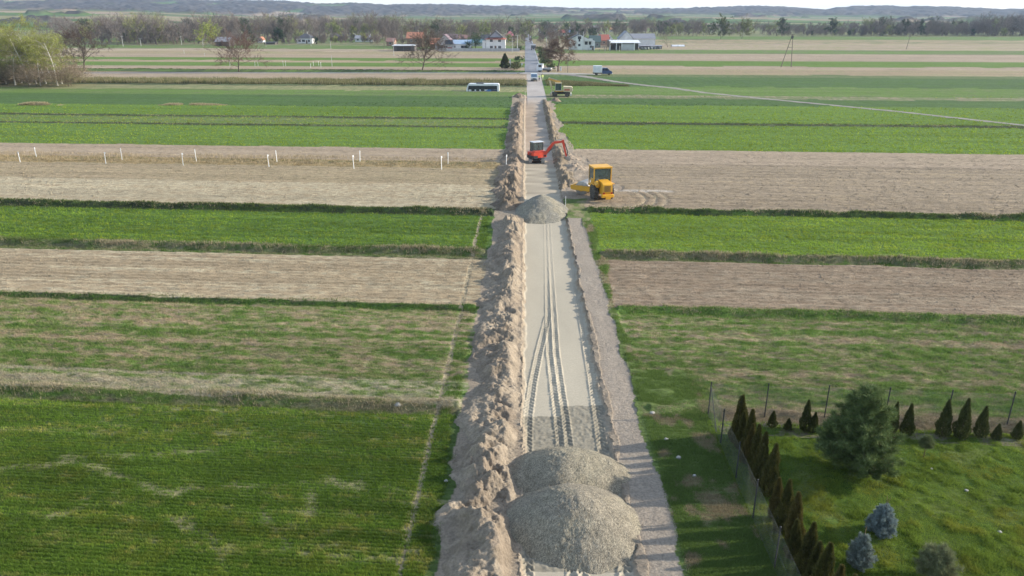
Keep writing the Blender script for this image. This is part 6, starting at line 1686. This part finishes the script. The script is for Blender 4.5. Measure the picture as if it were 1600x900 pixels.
# --- silver van facing the camera on the lane
p = g(834.5, 127.3); t = empty('van', (p.x, p.y + 2.3, -.02), math.radians(-90), 'silver-grey van facing down the lane beside two workers', 'van')
bv = MB().prism([(-2.3, .35), (-2.3, 1.75), (-2.15, 1.92), (.95, 1.92), (1.75, 1.18), (2.25, 1.0), (2.3, .35)], -.88, .88).obj('body', paint('van_silver', (.50, .54, .53), .3, .3, dirt=.1), t)
MB().add([(1.0, -.74, 1.84), (1.0, .74, 1.84), (1.72, .78, 1.22), (1.72, -.78, 1.22), (1.03, -.74, 1.88), (1.03, .74, 1.88), (1.77, .78, 1.24), (1.77, -.78, 1.24)], [(0, 1, 2, 3), (7, 6, 5, 4), (0, 4, 5, 1), (1, 5, 6, 2), (2, 6, 7, 3), (3, 7, 4, 0)]).obj('windscreen', paint('screen_blue', (.10, .16, .24), .1, dirt=0), bv)
for sy in (-.68, .68): MB().box(2.15, 2.33, sy - .16, sy + .16, .72, .95, b=.03).obj('headlight', LMP, bv)
MB().box(2.24, 2.36, -.9, .9, .30, .55, b=.03).box(2.28, 2.33, -.42, .42, .62, .85).obj('bumper', BLK, bv)
for sy in (-.89, .875): MB().box(-.3, .8, sy, sy + .015, 1.2, 1.75).obj('side_window', M_glass, bv)
for x in (-1.5, 1.45):
    for y in (-.78, .78): wheel(t, x, y, .33, .33, .22)

# --- white flatbed truck at the crossing
p = g(849, 113); t = empty('flatbed_truck', (p.x + .2, p.y + .9, .06), math.radians(166), 'white truck with a low grey loading bed, turning at the crossing', 'truck')
MB().prism([(.35, .55), (.35, 2.5), (1.9, 2.5), (2.15, 1.5), (2.2, .5)], -.98, .98).obj('cab_body', VW, t)
MB().box(-2.4, .25, -.95, .95, .85, .97).box(-2.4, .25, -.98, -.93, .97, 1.3).box(-2.4, .25, .93, .98, .97, 1.3).box(-2.42, -2.36, -.95, .95, .97, 1.3).obj('loading_bed', paint('bed_grey', (.42, .42, .41), .6), t)
MB().box(-2.3, 2.1, -.4, .4, .5, .8).obj('chassis', BLK, t)
MB().box(.6, 1.6, .981, .995, 1.5, 2.2).box(.6, 1.6, -.995, -.981, 1.5, 2.2).obj('side_window', M_glass, t)
MB().add([(1.92, -.85, 2.4), (1.92, .85, 2.4), (2.14, .85, 1.55), (2.14, -.85, 1.55), (1.95, -.85, 2.4), (1.95, .85, 2.4), (2.17, .85, 1.55), (2.17, -.85, 1.55)], [(0, 1, 2, 3), (7, 6, 5, 4), (0, 4, 5, 1), (1, 5, 6, 2), (2, 6, 7, 3), (3, 7, 4, 0)]).obj('windscreen', M_glass, t)
for x in (-1.6, 1.3):
    for y in (-.82, .82): wheel(t, x, y, .42, .42, .28)

# --- dark lorry driving away along the asphalt
p = g(833.4, 78.6); t = empty('lorry', (p.x, p.y + 3, .08), math.radians(90), 'dark lorry far up the asphalt road, seen from behind', 'lorry')
MB().box(-3.2, 1.2, -1.2, 1.2, .9, 2.35).obj('tipper_body', paint('lorry_dark', (.10, .10, .11), .6), t)
MB().box(-3.26, 1.26, -1.26, 1.26, 2.35, 2.55).obj('tipper_rim', paint('lorry_rim', (.5, .5, .5), .5), t)
MB().box(1.4, 3.0, -1.15, 1.15, .7, 2.7, b=.08).obj('cab_body', paint('lorry_cab', (.35, .36, .38), .4), t); MB().box(-3.1, 3.0, -.45, .45, .55, .9).obj('chassis', BLK, t)
for sy in (-.95, .95): MB().box(-3.28, -3.2, sy - .15, sy + .15, .95, 1.1).obj('rear_lamp', RLM, t)
for x in (-2.3, -1.1, 2.3):
    for y in (-.95, .95): wheel(t, x, y, .5, .5, .3)

# --- two workers in hi-vis clothes
def skin_fig(name, nodes, edges, mat, parent=None, root=0, sub=1):
    me = bpy.data.meshes.new(name); me.from_pydata([n[0] for n in nodes], edges, []); me.materials.append(mat)
    o = link(bpy.data.objects.new(name, me), parent)
    o.modifiers.new('skin', 'SKIN'); sv = me.skin_vertices[0].data
    for i, n in enumerate(nodes): sv[i].radius = n[1] if hasattr(n[1], '__len__') else (n[1], n[1]); sv[i].use_root = (i == root)
    s_ = o.modifiers.new('smooth', 'SUBSURF'); s_.levels = sub; s_.render_levels = sub + 1
    o.modifiers['skin'].use_smooth_shade = True
    return o
def worker(px, py, rz, label, armup, trous):
    p = g(px, py); t = empty('person', (p.x, p.y, .02), rz)
    sk_ = paint('skin', (.48, .30, .22), .6, dirt=0)
    N = [((0, 0, .95), (.15, .11)), ((0, 0, 1.15), (.14, .10)), ((0, 0, 1.38), (.17, .11)), ((0, .0, 1.50), (.07, .07)), ((0, .01, 1.60), (.075, .085)), ((0, .02, 1.72), (.085, .10)),
         ((-.21, 0, 1.42), .06), ((-.27, .02, 1.15), .048), ((-.25, .14, .92), .035), ((.21, 0, 1.42), .06), ((.27, .03, 1.16), .048), ((.22, .24 if armup else .14, 1.12 if armup else .92), .035),
         ((-.10, 0, .88), .09), ((-.12, .03, .50), .065), ((-.12, 0, .10), .045), ((-.12, .13, .05), .045), ((.10, 0, .88), .09), ((.13, .01, .50), .065), ((.14, -.05, .10), .045), ((.14, .08, .05), .045)]
    E = [(0, 1), (1, 2), (2, 3), (3, 4), (4, 5), (2, 6), (6, 7), (7, 8), (2, 9), (9, 10), (10, 11), (0, 12), (12, 13), (13, 14), (14, 15), (0, 16), (16, 17), (17, 18), (18, 19)]
    body = skin_fig('body', N, E, sk_, t)
    hv = paint('hivis_yellow', (.60, .72, .18), .6, dirt=.08)
    J = [((0, 0, .86), (.19, .145)), ((0, 0, 1.15), (.18, .135)), ((0, 0, 1.38), (.205, .14)), ((0, 0, 1.47), (.09, .09)), ((-.22, 0, 1.42), .08), ((-.28, .02, 1.15), .066), ((-.255, .11, .98), .055), ((.22, 0, 1.42), .08), ((.28, .03, 1.16), .066), ((.235, .17 if armup else .11, 1.13 if armup else .98), .055)]
    skin_fig('jacket', J, [(0, 1), (1, 2), (2, 3), (2, 4), (4, 5), (5, 6), (2, 7), (7, 8), (8, 9)], hv, body)
    T = [((0, 0, .92), (.17, .13)), ((-.10, 0, .84), .105), ((-.12, .03, .50), .082), ((-.12, 0, .12), .068), ((.10, 0, .84), .105), ((.13, .01, .50), .082), ((.14, -.04, .12), .068)]
    skin_fig('trousers', T, [(0, 1), (1, 2), (2, 3), (0, 4), (4, 5), (5, 6)], paint(trous[0], trous[1], .8), body)
    m = MB(); 
    for z, r in ((1.02, .195), (1.22, .19)): m.lathe([(-.025, r), (.025, r)], (0, 0, z), (0, 0, 1), 18)
    st_ = m.obj('reflective_band', paint('reflective', (.65, .66, .66), .3), body); st_.scale = (1, .78, 1)
    MB().lathe([(-.02, .12), (.03, .118), (.09, .08), (.11, .02)], (0, .02, 1.76), (0, 0, 1), 16).obj('hat', paint('cap_dark', (.05, .05, .06), .8), body)
    return tag(t, label, 'person')
worker(842.6, 127.0, 2.9, 'worker in a yellow hi-vis jacket and dark trousers, standing next to the silver van', True, ('trousers_navy', (.03, .035, .05)))
worker(847.6, 126.2, -2.6, 'worker in a yellow hi-vis jacket and pale trousers, the one farther from the silver van', False, ('trousers_pale', (.42, .45, .28)))
